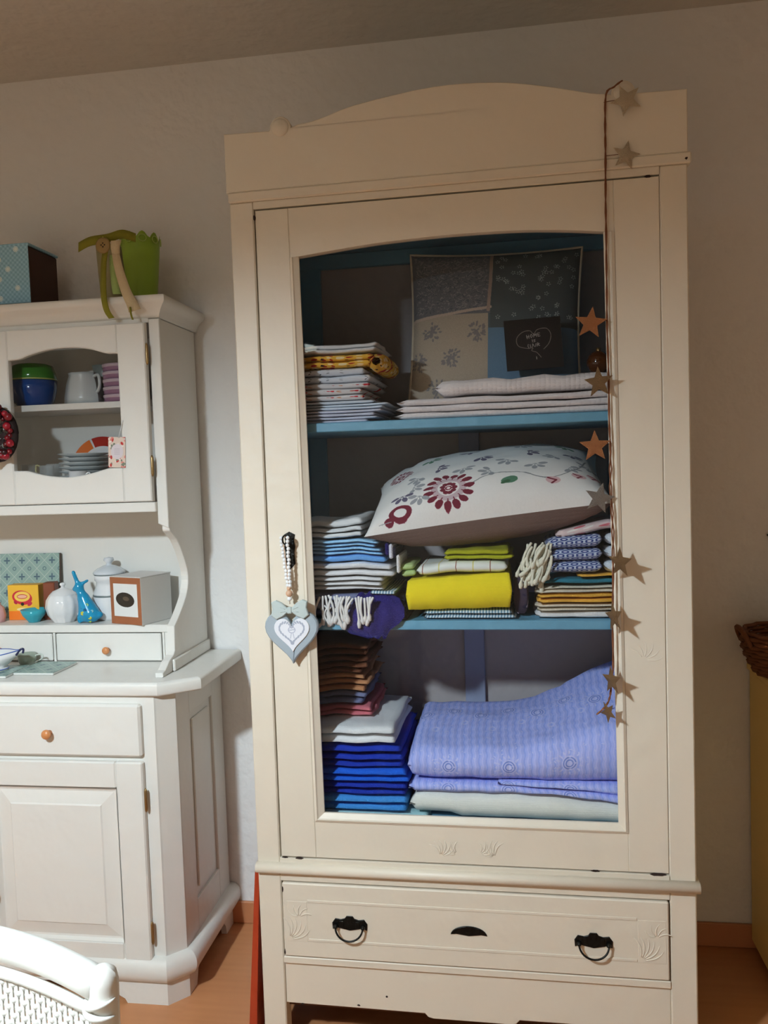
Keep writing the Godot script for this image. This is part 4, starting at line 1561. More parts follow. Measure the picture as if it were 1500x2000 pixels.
# one folded cloth as a thing of its own; its node stands at the middle of its base
func cloth(called: String, label: String, category: String, u0: float, u1: float, v0: float, v1: float, t0: float, t1: float, layers: int, m: Material, seed_: int, bend: Callable, group := "", jag := 0.004, loose := 0.012, fill := 0.96) -> MeshInstance3D:
	var st := mb()
	folded(st, u0, u1, v0, v1, t0, t1, layers, seed_, bend, jag, loose, fill)
	return one(called, label, category, WF, st, m, group)

func tassel(st: SurfaceTool, p: Vector3, d: Vector3, length: float, g: RandomNumberGenerator, r := 0.0022) -> void:
	# a twisted fringe end with a knot
	var pts := []
	var rad := []
	var w := Vector3(g.randf_range(-1, 1), 0, 0) * 0.012
	for i in 8:
		var f := i / 7.0
		pts.append(p + d * length * f + w * sin(f * PI) + Vector3(0, 0, 0.001 * sin(f * 5.0)))
		rad.append(r * (1.0 if i < 6 else (1.9 if i == 6 else 1.3)))
	tube(st, pts, rad, 6)

func build_top_compartment() -> void:
	var S := 1.5757
	# a stack leaning a little, right side sagging
	var bend := func(u: float, t: float, v: float) -> float:
		return (v - S) * (0.10 * (u - 0.22) - 0.12 * maxf(u - 0.28, 0.0)) + (v - S) * 0.03 * NZ.get_noise_2d(u * 8.0, t * 6.0 + 3.0)
	var G := "folded linen on the top shelf"
	cloth("tablecloth", "lavender white linen at the bottom of the top shelf pile", "linen", 0.06, 0.338, S, 1.607, -0.34, -0.050, 4, M.c_lavender_white, 1, bend, G, 0.006, 0.05, 0.9)
	cloth("tablecloth", "white linen second from the bottom of the top shelf pile", "linen", 0.07, 0.352, 1.6075, 1.630, -0.34, -0.055, 3, M.c_cool_white, 2, bend, G, 0.006, 0.03, 0.93)
	cloth("tablecloth", "white cloth with red flowers in the top shelf pile", "linen", 0.07, 0.312, 1.6305, 1.674, -0.33, -0.052, 3, M.red_flowers, 3, bend, G, 0.005, 0.02)
	cloth("tablecloth", "white cloth with small dark leaves in the top shelf pile", "linen", 0.07, 0.318, 1.6745, 1.711, -0.33, -0.054, 2, M.dark_leaves, 4, bend, G, 0.005, 0.02)
	# yellow cloth with its end rolled
	var o := thing("tablecloth", "yellow and red patterned cloth with a rolled end, top shelf", "linen", WF, G)
	var st := mb()
	folded(st, 0.07, 0.325, 1.7115, 1.742, -0.31, -0.050, 2, 5, bend, 0.006, 0.01)
	part(o, "folds", st, M.yellow_red)
	st = mb()
	var rows := []
	var uvs := []
	for j in 9:
		var t := lerpf(-0.30, -0.052, j / 8.0)
		var row := PackedVector3Array()
		var uv := PackedVector2Array()
		for i in 25:
			var a := TAU * i / 24.0
			var k: float = [0.35, 0.9, 1.0, 1.0, 1.0, 1.0, 1.0, 0.92, 0.4][j]
			row.append(Vector3(0.335 + cos(a) * 0.026 * k, 1.7245 + sin(a) * 0.0235 * k - 0.006 + 0.003 * NZ.get_noise_2d(t * 20.0, a), t))
			uv.append(Vector2(a * 0.026, t))
		rows.append(row)
		uvs.append(uv)
	net(st, rows, uvs)
	part(o, "rolled_end", st, M.yellow_red)
	cloth("tablecloth", "plain white cloth topmost of the top shelf pile", "linen", 0.07, 0.337, 1.7455, 1.768, -0.30, -0.053, 2, M.c_white, 6, bend, G, 0.005, 0.014)
	# waffle bedspreads
	var qb := func(u: float, t: float, v: float) -> float:
		return (v - S) * 0.06 * NZ.get_noise_2d(u * 6.0, t * 6.0) - 0.012 * maxf(0.45 - u, 0.0) * (v - S) / 0.05
	cloth("bedspread", "white waffle bedspread lying lower right on the top shelf", "bedspread", 0.376, 1.01, S, 1.6255, -0.24, -0.050, 3, M.c_waffle, 11, qb, "waffle bedspreads on the top shelf", 0.007, 0.01, 0.97)
	cloth("bedspread", "smaller thick white waffle bedspread on top of the other", "bedspread", 0.472, 1.0, 1.629, 1.672, -0.235, -0.056, 1, M.c_waffle, 12, qb, "waffle bedspreads on the top shelf", 0.006, 0.004, 0.98)
	# patchwork cushion leaning on the back
	var xf := WF * Transform3D(Basis(Vector3.RIGHT, -0.17) * Basis(Vector3.BACK, -0.028), Vector3(0.612, 1.813, -0.335))
	o = thing("patchwork_cushion", "grey blue patchwork cushion standing at the back of the top shelf", "cushion", xf)
	st = mb()
	cushion_half(st, 0.462, 0.455, 0.055, 22, 0.05, 0.06, 3)
	part(o, "front_cover", st, M.patchwork)
	st = mb()
	cushion_half(st, 0.462, 0.455, -0.045, 14, 0.05)
	part(o, "back_cover", st, M.c_slate)
	st = mb()
	tube(st, cushion_rim(0.464, 0.457, 20, 0.05), 0.0035, 6, true)
	part(o, "piping", st, M.c_beige)
	# chalk card in front of it
	xf = WF * Transform3D(Basis(Vector3.RIGHT, -0.16) * Basis(Vector3.UP, 0.05) * Basis(Vector3.BACK, 0.05), Vector3(0.7135, 1.7625, -0.224))
	o = thing("chalk_card", "black square card with chalk heart leaning on the patchwork cushion", "card", xf)
	st = mb()
	rows = [PackedVector3Array([Vector3(-0.0715, 0.066, 0.0015), Vector3(0.0715, 0.066, 0.0015)]), PackedVector3Array([Vector3(-0.0715, -0.066, 0.0015), Vector3(0.0715, -0.066, 0.0015)])]
	bx(st, -0.0715, 0.0715, -0.066, 0.066, -0.0015, 0.0013, 0.0004)
	part(o, "card_board", st, M.black)
	st = mb()
	net(st, rows)
	part(o, "card_face", st, M.chalk_card)
	# amber bauble
	o = thing("bauble", "amber brown glass bauble on the bedspread behind the garland", "bauble", at(0.868, 1.700, -0.165))
	st = mb()
	var pr := []
	for i in 13:
		var a := -PI / 2 + PI * i / 12.0
		pr.append(Vector2(cos(a) * 0.029, sin(a) * 0.029))
	lathe(st, pr, 20)
	var amber := mat(Color(0.30, 0.15, 0.06), 0.12)
	part(o, "ball", st, amber)
	st = mb()
	lathe(st, [Vector2(0.006, 0.028), Vector2(0.006, 0.036), Vector2(0.0, 0.036)], 12)
	part(o, "cap", st, M.brass)

func build_middle_compartment() -> void:
	var S := 1.0857
	var bend := func(u: float, t: float, v: float) -> float:
		return (v - S) * (0.05 * NZ.get_noise_2d(u * 7.0 + 4.0, t * 5.0)) + (v - S) * 0.10 * (0.06 - absf(u - 0.25))
	var G := "towels in the left pile of the middle shelf"
	# fringed throw
	var g := RandomNumberGenerator.new()
	g.seed = 77
	var o := thing("fringed_throw", "grey blue throw with hanging white fringe under the white towels", "throw", WF)
	var st := mb()
	folded(st, 0.06, 0.352, 1.092, 1.1475, -0.36, -0.062, 3, 21, bend, 0.004, 0.01)
	part(o, "folds", st, M.c_slate)
	for k in 20:
		st = mb()
		var u := 0.176 + k * 0.0072
		tassel(st, Vector3(u, 1.149 + g.randf_range(-0.004, 0.002), -0.040 if u < 0.225 else -0.0235), Vector3(g.randf_range(-0.22, 0.16), -1, 0.0).normalized(), g.randf_range(0.055, 0.082), g, 0.0031)
		part(o, "tassel", st, M.fringe)
	for k in 6:
		st = mb()
		tassel(st, Vector3(0.178 + k * 0.008, 1.12 + g.randf_range(-0.006, 0.006), -0.042), Vector3(g.randf_range(-0.3, 0.3), -1, 0.0).normalized(), g.randf_range(0.03, 0.05), g, 0.0022)
		part(o, "tassel", st, M.fringe)
	cloth("striped_band_towel", "light blue and white striped cloth edge beside the fringe", "cloth", 0.30, 0.362, 1.1482, 1.158, -0.30, -0.052, 1, M.striped, 22, bend, G)
	# white towels
	cloth("towel", "white towels' lowest wide fold in the middle left pile", "towel", 0.06, 0.334, 1.1585, 1.192, -0.37, -0.048, 3, M.c_white, 23, bend, G, 0.006, 0.012, 0.94)
	cloth("towel", "white towel with a pointed corner in the middle left pile", "towel", 0.06, 0.364, 1.1925, 1.228, -0.37, -0.050, 2, M.c_white, 24, bend, G, 0.006, 0.016, 0.95)
	# blue towels
	cloth("towel", "deeper blue folded towel lowest of the light blue ones", "towel", 0.06, 0.345, 1.2285, 1.246, -0.37, -0.052, 1, M.c_mid_blue, 25, bend, G, 0.005)
	cloth("towel", "middle light blue towel in the middle shelf pile", "towel", 0.06, 0.336, 1.2465, 1.265, -0.37, -0.054, 2, M.c_sky, 26, bend, G, 0.005, 0.012, 0.9)
	cloth("towel", "topmost light blue towel just under the white one", "towel", 0.06, 0.328, 1.2655, 1.284, -0.37, -0.052, 2, M.c_sky, 27, bend, G, 0.005, 0.012, 0.9)
	cloth("towel", "soft white towel lying on the light blue towels", "towel", 0.06, 0.300, 1.2880, 1.313, -0.36, -0.056, 2, M.t_white, 28, bend, G, 0.008, 0.02)
	cloth("towel", "topmost white towel beside the embroidered cushion's left tip", "towel", 0.06, 0.285, 1.3145, 1.335, -0.34, -0.085, 1, M.t_white, 29, bend, G, 0.010, 0.02)
	# navy stripe towel end that hangs at the right of the pile
	o = thing("dark_striped_towel", "dark blue striped towel end hanging behind the light blue towels", "towel", WF)
	for s in [[0.339, 0.348, 1.275, 1.245, M.c_navy], [0.3485, 0.358, 1.272, 1.236, M.c_lavender_white], [0.3585, 0.366, 1.265, 1.238, M.c_ink], [0.3665, 0.375, 1.245, 1.20, M.c_white]]:
		st = mb()
		bx(st, s[0], s[1], s[3], s[2], -0.20, -0.064, 0.003)
		part(o, "stripe", st, s[4])
	# navy bundle that falls over the shelf edge
	o = thing("navy_shawl", "dark violet blue shawl falling over the edge of the middle shelf", "shawl", WF)
	st = mb()
	var rows := []
	var uvs := []
	var shape := [[0.268, 0.345, 1.150, -0.070], [0.258, 0.372, 1.135, -0.056], [0.250, 0.385, 1.115, -0.046], [0.243, 0.386, 1.095, -0.040], [0.235, 0.372, 1.080, -0.034], [0.238, 0.352, 1.066, -0.034], [0.250, 0.346, 1.054, -0.036], [0.286, 0.342, 1.047, -0.036]]
	for s in shape:
		var row := PackedVector3Array()
		for i in 21:
			var f := i / 20.0
			row.append(Vector3(lerpf(s[0], s[1], f), s[2] + 0.004 * sin(f * 19.0) + 0.006 * NZ.get_noise_2d(f * 6.0, s[2] * 30.0), s[3] + 0.003 * sin(f * PI) + 0.0025 * sin(f * 24.0 + s[2] * 60.0)))
		rows.append(row)
	var back := []
	for r in rows:
		var b := PackedVector3Array()
		for p in r:
			b.append(p + Vector3(0, 0, -0.004))
		back.append(b)
	net(st, rows)
	net(st, back)
	part(o, "hanging_end", st, M.c_navy)
	st = mb()
	folded(st, 0.255, 0.40, S + 0.0005, 1.091, -0.20, -0.053, 1, 31, bend, 0.003)
	folded(st, 0.352, 0.385, 1.0915, 1.142, -0.20, -0.085, 2, 32, bend, 0.006)
	part(o, "folds", st, M.c_ink)
	# ---- middle pile
	var mbend := func(u: float, t: float, v: float) -> float:
		return (v - S) * 0.05 * NZ.get_noise_2d(u * 6.0 + 9.0, t * 5.0) + maxf(v - 1.10, 0.0) * 0.34 * (u - 0.52)
	cloth("striped_cloth", "fine blue striped cloth lying flat under the yellow cloth", "cloth", 0.430, 0.655, S, 1.1075, -0.33, -0.056, 2, M.striped, 33, mbend, "", 0.004, 0.01)
	o = thing("yellow_cloth", "bright yellow folded tablecloth in the middle of the wardrobe", "linen", WF)
	st = mb()
	slab(st, 0.3895, 0.6455, -0.30, -0.052,
		func(u: float, t: float) -> float: return 1.1100 + 0.022 * (u - 0.39) + 0.002 * NZ.get_noise_2d(u * 20.0, t * 6.0),
		func(u: float, t: float) -> float: return 1.1815 + 0.068 * (u - 0.39) + 0.002 * NZ.get_noise_2d(u * 10.0, t * 6.0), 0.006, 26, 14, 0.002)
	part(o, "folds", st, M.c_yellow)
	o = thing("plum_cloth", "dark plum printed cloth standing right of the yellow cloth", "cloth", WF)
	st = mb()
	slab(st, 0.650, 0.682, -0.30, -0.085,
		func(u: float, t: float) -> float: return S + 0.006 + 0.05 * (u - 0.647),
		func(u: float, t: float) -> float: return 1.204 - 0.6 * (u - 0.647) + 0.004 * NZ.get_noise_2d(t * 12.0, 2.0), 0.010, 10, 12, 0.006)
	part(o, "folds", st, M.plum_print)
	cloth("plaid_cloth", "white cloth with thin coloured checks on the yellow cloth", "cloth", 0.415, 0.641, 1.1975, 1.2255, -0.29, -0.054, 1, M.plaid, 34, mbend, "", 0.004, 0.004)
	cloth("lime_cloth", "thin pale green cloth edge left of the checked cloth", "cloth", 0.372, 0.411, 1.193, 1.228, -0.25, -0.075, 2, cloth_mat(Color(0.70, 0.78, 0.52)), 35, mbend, "", 0.006, 0.004)
	cloth("olive_cloth", "olive green folded cloth under the embroidered cushion", "cloth", 0.482, 0.652, 1.227, 1.250, -0.28, -0.060, 2, M.c_olive, 36, mbend, "", 0.005, 0.01)
	# ---- right pile
	var rb := func(u: float, t: float, v: float) -> float:
		return (v - S) * 0.05 * NZ.get_noise_2d(u * 7.0 - 4.0, t * 5.0)
	var R := "folded cloths in the right pile of the middle shelf"
	cloth("white_cloth", "white cloth at the bottom of the right middle pile", "cloth", 0.700, 1.0, S, 1.103, -0.36, -0.056, 1, M.c_white, 41, rb, R, 0.006)
	cloth("cream_cloth", "cream cloth second from the bottom of the right middle pile", "cloth", 0.703, 1.0, 1.1035, 1.1215, -0.36, -0.058, 2, M.c_beige, 42, rb, R, 0.006, 0.012, 0.9)
	cloth("ochre_cloth", "ochre yellow cloth in the right middle pile", "cloth", 0.706, 1.0, 1.122, 1.147, -0.36, -0.056, 2, M.c_ochre, 43, rb, R, 0.006)
	cloth("beige_cloth", "pale beige cloth on the ochre cloth in the right pile", "cloth", 0.703, 1.0, 1.1475, 1.164, -0.36, -0.057, 2, M.c_beige, 44, rb, R, 0.006)
	cloth("teal_cloth", "dark teal cloth under the blue woven throw", "cloth", 0.700, 1.0, 1.1685, 1.1835, -0.36, -0.055, 1, M.c_teal, 45, func(u: float, t: float, v: float) -> float: return rb.call(u, t, v) - 0.008 * maxf(u - 0.75, 0.0), R, 0.006)
	cloth("mustard_cloth", "mustard cloth corner at the right over the teal cloth", "cloth", 0.80, 1.0, 1.1845, 1.192, -0.34, -0.058, 1, M.c_ochre, 46, rb, R, 0.004)
	# woven throw with a fringe at its left end
	o = thing("woven_throw", "blue and white woven throw with a white fringe on its left", "throw", WF)
	st = mb()
	folded(st, 0.728, 0.862, 1.1955, 1.2815, -0.30, -0.050, 3, 47, func(u: float, t: float, v: float) -> float: return rb.call(u, t, v) + 0.10 * (u - 0.76) * (v - 1.19) / 0.09, 0.004, 0.006)
	part(o, "folds", st, M.woven_blue)
	g.seed = 90
	for k in 48:
		st = mb()
		var p := Vector3(0.742 - g.randf() * 0.058, 1.272 - g.randf() * 0.055, -0.046 - g.randf() * 0.02)
		tassel(st, p, Vector3(g.randf_range(-0.75, -0.1), -1, g.randf_range(-0.1, 0.25)).normalized(), g.randf_range(0.04, 0.07), g, 0.0033)
		part(o, "tassel", st, M.fringe_cream)
	cloth("grey_cloth", "pale grey cloth upright at the right behind the door frame", "cloth", 0.866, 0.99, 1.1925, 1.288, -0.32, -0.066, 3, M.c_cool_white, 48, rb, R, 0.006)
	cloth("pink_cloth", "pink and white printed cloth slanting over the woven throw", "cloth", 0.755, 0.99, 1.288, 1.312, -0.30, -0.056, 1, M.pink_print, 49, func(u: float, _t: float, _v: float) -> float: return 0.22 * minf(u - 0.82, 0.05), R, 0.006)
	# ---- embroidered cushion on top
	var xf := WF * Transform3D(Basis(Vector3.BACK, 0.115) * Basis(Vector3.RIGHT, -1.26), Vector3(0.585, 1.383, -0.205))
	o = thing("embroidered_cushion", "white cushion with plum embroidered flowers lying across the middle shelf", "cushion", xf)
	st = mb()
	cushion_half(st, 0.60, 0.36, 0.105, 26, 0.06, 0.05, 11)
	part(o, "front_cover", st, M.embroidered)
	st = mb()
	cushion_half(st, 0.60, 0.36, -0.105, 18, 0.06, 0.03, 4)
	part(o, "back_cover", st, M.c_taupe, "grey brown back of the cushion")

func build_bottom_compartment() -> void:
	var S := 0.5855
	var bend := func(u: float, t: float, v: float) -> float:
		return (v - S) * 0.03 * NZ.get_noise_2d(u * 7.0 + 14.0, t * 5.0) + (v - S) * 0.02
	var G := "towels in the bottom left pile"
	cloth("pale_cloth", "pale teal cloth spread on the wardrobe floor under the towels", "cloth", 0.082, 0.43, S, 0.597, -0.40, -0.050, 1, M.c_pale_teal, 61, func(u, t, v): return 0.0, "", 0.006)
	cloth("towel", "light sky blue towel at the bottom of the blue pile", "towel", 0.06, 0.382, 0.5975, 0.6355, -0.40, -0.052, 2, M.t_sky, 62, bend, G, 0.004, 0.008)
	cloth("towel", "dark royal blue towel second from the bottom", "towel", 0.06, 0.376, 0.636, 0.670, -0.40, -0.056, 2, M.t_navy, 63, bend, G, 0.004, 0.008)
	cloth("towel", "bright blue towel in the middle of the blue pile", "towel", 0.06, 0.381, 0.6705, 0.704, -0.40, -0.050, 2, M.t_blue, 64, bend, G, 0.004, 0.008)
	cloth("towel", "dark royal blue towel fourth from the bottom", "towel", 0.06, 0.371, 0.7045, 0.7385, -0.40, -0.056, 2, M.t_navy, 65, bend, G, 0.004, 0.01)
	cloth("towel", "topmost dark blue towel under the thick white towel", "towel", 0.06, 0.366, 0.739, 0.7625, -0.40, -0.058, 1, M.t_navy, 66, bend, G, 0.004, 0.01)
	cloth("towel", "thick white towel on top of the blue towels", "towel", 0.06, 0.350, 0.763, 0.808, -0.40, -0.050, 2, M.t_white, 67, bend, G, 0.005, 0.012)
	var C := "folded clothes in the bottom left pile"
	cloth("pink_garment", "dusty pink folded cloth on the thick white towel", "cloth", 0.055, 0.292, 0.8085, 0.832, -0.42, -0.145, 2, M.c_pink, 68, bend, C, 0.008, 0.02, 0.92)
	cloth("slate_garment", "grey blue folded cloth above the pink one", "cloth", 0.055, 0.258, 0.8325, 0.866, -0.41, -0.160, 2, M.c_slate, 69, bend, C, 0.010, 0.02, 0.92)
	cloth("tan_garment", "tan folded cloth in the dark bottom left pile", "cloth", 0.055, 0.272, 0.8665, 0.912, -0.41, -0.158, 3, M.c_tan, 70, bend, C, 0.010, 0.03, 0.92)
	cloth("rust_garment", "rust brown folded cloth near the top of the dark pile", "cloth", 0.055, 0.274, 0.9125, 0.956, -0.41, -0.162, 3, M.c_brown, 71, bend, C, 0.012, 0.03, 0.92)
	cloth("grey_garment", "dark topmost folded cloth of the bottom left pile", "cloth", 0.055, 0.270, 0.9565, 0.990, -0.40, -0.170, 2, M.c_brown, 72, bend, C, 0.012, 0.03, 0.92)
	# duvet
	var o := thing("duvet", "white duvet at the bottom under the lavender quilt", "duvet", WF)
	var st := mb()
	slab(st, 0.384, 1.01, -0.44, -0.048,
		func(u: float, t: float) -> float: return 0.5975 if u < 0.505 else S,
		func(u: float, t: float) -> float: return 0.655 - 0.03 * clampf((u - 0.74) / 0.25, 0.0, 1.0) + 0.004 * NZ.get_noise_2d(u * 8.0, t * 6.0), 0.05, 24, 12, 0.006)
	part(o, "folds", st, M.c_duvet)
	# lavender quilt in three folds; the upper one is high and slopes up to the right
	o = thing("lavender_quilt", "lavender blue stitched quilt folded thick on the wardrobe floor", "quilt", WF)
	st = mb()
	var b0 := func(u: float, t: float) -> float: return 0.6565 - 0.03 * clampf((u - 0.74) / 0.25, 0.0, 1.0) + 0.004 * NZ.get_noise_2d(u * 8.0, t * 6.0)
	slab(st, 0.380, 1.012, -0.43, -0.049, b0,
		func(u: float, t: float) -> float: return 0.678 - 0.022 * clampf((u - 0.60) / 0.30, 0.0, 1.0) + 0.003 * NZ.get_noise_2d(u * 8.0, t * 6.0 + 5.0), 0.012, 26, 12, 0.004)
	slab(st, 0.60, 1.012, -0.43, -0.054,
		func(u: float, t: float) -> float: return 0.6795 - 0.022 * clampf((u - 0.60) / 0.30, 0.0, 1.0) + 0.003 * NZ.get_noise_2d(u * 8.0, t * 6.0 + 5.0),
		func(u: float, t: float) -> float: return 0.683, 0.010, 22, 10, 0.003)
	slab(st, 0.376, 1.012, -0.42, -0.052,
		func(u: float, t: float) -> float: return 0.684 + 0.003 * NZ.get_noise_2d(u * 8.0, t * 6.0 + 15.0),
		func(u: float, t: float) -> float:
			var rise := 0.150 * smoothstep(0.60, 1.02, u) * (0.55 + 0.45 * clampf((t + 0.40) / -0.25 + 1.0, 0.0, 1.0))
			var front := 0.030 * clampf((-0.05 - t) / 0.20, 0.0, 1.0)
			return 0.760 + front + rise + 0.006 * NZ.get_noise_2d(u * 6.0, t * 6.0), 0.042, 34, 22, 0.006)
	part(o, "folds", st, M.lavender)
	# white things behind the quilt
	cloth("white_bundle", "white folded bundle peeking out behind the quilt's left end", "cloth", 0.405, 0.478, 0.60, 0.815, -0.49, -0.446, 1, M.t_white, 74, func(u, t, v): return 0.0, "white bundles behind the quilt", 0.004)
	cloth("white_bundle", "white folded bundle behind the quilt near the wardrobe's middle stile", "cloth", 0.56, 0.66, 0.60, 0.812, -0.49, -0.446, 1, M.t_white, 75, func(u, t, v): return 0.0, "white bundles behind the quilt", 0.004)

# =====================================================================  garland and heart
func star_mesh(R: float, thick: float) -> SurfaceTool:
	var st := mb()
	var pts := []
	for i in 10:
		var a := PI / 2 + TAU * i / 10.0
		var r := R if i % 2 == 0 else R * 0.43
		pts.append(Vector3(cos(a) * r, sin(a) * r, 0))
	for s in [-1.0, 1.0]:
		for i in 10:
			face(st, [pts[i], pts[(i + 1) % 10], Vector3(0, 0, s * thick)], Vector3(0, 0, s))
	return st

func build_garland() -> void:
	var o := thing("star_garland", "brown cord garland with copper and silver stars hanging down the wardrobe door", "garland", WF)
	var line := smooth_line([Vector3(0.912, 2.287, 0.019), Vector3(0.895, 2.276, 0.018), Vector3(0.8785, 2.2645, 0.013), Vector3(0.8755, 2.20, 0.011), Vector3(0.8750, 2.1379, 0.013), Vector3(0.8740, 2.05, 0.008), Vector3(0.8738, 1.9709, 0.006), Vector3(0.8730, 1.86, 0.007), Vector3(0.8722, 1.7569, 0.008), Vector3(0.8735, 1.65, 0.008), Vector3(0.8730, 1.5515, 0.008), Vector3(0.8745, 1.48, 0.009), Vector3(0.8730, 1.4017, 0.010), Vector3(0.8760, 1.32, 0.011), Vector3(0.8758, 1.2387, 0.012), Vector3(0.8735, 1.15, 0.013), Vector3(0.8716, 1.0861, 0.014), Vector3(0.8712, 0.9914, 0.014), Vector3(0.8650, 0.935, 0.014), Vector3(0.8600, 0.912, 0.016), Vector3(0.8480, 0.894, 0.018), Vector3(0.8325, 0.8801, 0.018)], 4)
	for s in [-1.0, 1.0]:
		var st := mb()
		var pts := []
		for i in line.size():
			var w := 0.0012 + (0.0012 if line[i].y < 1.45 and line[i].y > 1.2 else 0.0)
			pts.append(line[i] + Vector3(cos(i * 1.3) * w * s, 0, sin(i * 1.3) * 0.0012 * s))
		tube(st, pts, 0.0016, 6)
		part(o, "cord", st, M.cord)
	# position, tilt in the door's plane, turn about the upright, radius, material
	var rows := [
		[Vector3(0.9200, 2.2440, 0.022), 0.42, 0.0, 0.036, "pale_star", "pale star on the crest"],
		[Vector3(0.9180, 2.1280, 0.016), -0.2, 0.3, 0.034, "pale_star", "pale glitter star under the crest"],
		[Vector3(0.8356, 1.7680, 0.018), -0.15, -0.15, 0.037, "copper", "uppermost bright copper star"],
		[Vector3(0.8500, 1.6350, 0.024), 0.05, -0.50, 0.036, "dull_copper", "dull copper star before the bedspread"],
		[Vector3(0.8400, 1.4930, 0.018), 0.02, 0.1, 0.037, "copper", "lower bright copper star"],
		[Vector3(0.8470, 1.3760, 0.020), -0.25, 0.15, 0.036, "silver", "silver star"],
		[Vector3(0.8870, 1.2330, 0.044), 0.0, -0.85, 0.036, "dull_copper", "olive star standing off the door frame"],
		[Vector3(0.8720, 1.1097, 0.040), 0.2, -1.10, 0.036, "dull_copper", "star seen nearly edge on"],
		[Vector3(0.8650, 0.9640, 0.036), 0.1, -1.0, 0.034, "dull_copper", "lower star seen nearly edge on"],
		[Vector3(0.8570, 0.8880, 0.027), 0.6, -0.9, 0.026, "dull_copper", "lowest star at the cord's end"]]
	for r in rows:
		var p := part(o, "star", star_mesh(r[3], 0.0035), M[r[4]], r[5])
		p.transform = Transform3D(Basis(Vector3.UP, r[2]) * Basis(Vector3.BACK, r[1]), r[0])
		var st := mb()
		var y: float = r[0].y
		tube(st, [Vector3(0.8735, y + 0.005, 0.009) - r[0], Vector3(r[0].x, y + 0.004, r[0].z) - r[0] + Vector3(0.0, 0.0, 0.0)], 0.0007, 4)
		var l := part(o, "tie", st, M.cord)
		l.position = r[0]

func heart_outline(w: float, h: float, n := 40) -> Array:
	var out := []
	for i in n:
		var a := TAU * i / n
		var x := pow(absf(sin(a)), 3.0) * signf(sin(a))
		var y := (13.0 * cos(a) - 5.0 * cos(2 * a) - 2.0 * cos(3 * a) - cos(4 * a)) / 17.0
		var q := Vector2(x * 0.92 + 0.08 * sin(a), y)
		if out.is_empty() or (out[out.size() - 1] - Vector2(q.x * w * 0.5, q.y * h * 0.5)).length() > 0.0006:
			out.append(Vector2(q.x * w * 0.5, q.y * h * 0.5))
	return out

func build_heart() -> void:
	var o := thing("heart_pendant", "grey wooden heart with bow and white bead chain hanging from the wardrobe key", "pendant", at(0.1185, 1.068, 0.012))
	o.rotate_object_local(Vector3.BACK, 0.02)
	var st := mb()
	ext(st, heart_outline(0.133, 0.148), 0.0, 0.013, 0.003)
	part(o, "heart", st, M.heart_grey)
	st = mb()
	# the printed inset: own picture coordinates over its width
	var H := heart_outline(0.086, 0.094)
	var c := Vector2(0.002, 0.004)
	st.set_smooth_group(-1)
	for i in H.size():
		var tri := [Vector2(0, 0), H[(i + 1) % H.size()], H[i]]
		if (tri[1] - tri[0]).cross(tri[2] - tri[0]) > 0.0:
			tri = [tri[0], tri[2], tri[1]]
		for q in tri:
			st.set_uv(Vector2(q.x / 0.094 + 0.5, 0.5 - q.y / 0.094))
			st.add_vertex(Vector3(q.x + c.x, q.y + c.y, 0.0165))
	part(o, "inset_print", st, M.heart_print)
	st = mb()
	ext(st, heart_outline(0.088, 0.096), 0.0125, 0.0163, 0.001, Transform3D(Basis.IDENTITY, Vector3(c.x, c.y, 0)))
	part(o, "inset", st, M.bead)
	# bow
	st = mb()
	for s in [-1.0, 1.0]:
		var q := [Vector2(s * 0.004, 0.062), Vector2(s * 0.018, 0.076), Vector2(s * 0.033, 0.083), Vector2(s * 0.045, 0.078), Vector2(s * 0.042, 0.063), Vector2(s * 0.047, 0.046), Vector2(s * 0.034, 0.036), Vector2(s * 0.018, 0.043), Vector2(s * 0.004, 0.054)]
		ext(st, q, 0.013, 0.0205, 0.002)
		for k in 2:
			tube(st, [Vector3(s * 0.010, 0.061 - k * 0.005, 0.0208), Vector3(s * 0.022, 0.066 - k * 0.012, 0.0212)], 0.0008, 4)
	bx(st, -0.006, 0.006, 0.050, 0.066, 0.014, 0.0225, 0.002)
	part(o, "bow", st, M.heart_bow)
	# bead chain: two strands from the key
	var sph := func(r: float) -> Array:
		var p := []
		for i in 9:
			var a := -PI / 2 + PI * i / 8.0
			p.append(Vector2(cos(a) * r, sin(a) * r))
		return p
	for s in [-1.0, 1.0]:
		for k in 14:
			var f := k / 13.0
			st = mb()
			lathe(st, sph.call(0.0047), 10)
			var b := part(o, "bead", st, M.bead)
			b.position = Vector3(lerpf(s * 0.0035, s * 0.0085 - 0.003, f) + 0.001 * sin(k * 2.1), lerpf(0.117, 0.233, f), lerpf(0.012, 0.017, f) + s * 0.002)
	for q in [[0.0085, 0.098, M.bead_wood], [0.0055, 0.1105, M.bead_wood], [0.0058, 0.085, M.bead]]:
		st = mb()
		lathe(st, sph.call(q[0]), 14)
		var b := part(o, "bead", st, q[2])
		b.position = Vector3(0.0, q[1], 0.012)
	st = mb()
	tube(st, [Vector3(0, 0.072, 0.012), Vector3(0, 0.115, 0.012), Vector3(-0.006, 0.23, 0.016), Vector3(-0.002, 0.238, 0.018), Vector3(0.004, 0.23, 0.018), Vector3(0.002, 0.115, 0.013)], 0.0009, 5)
	part(o, "string", st, M.bead_wood)

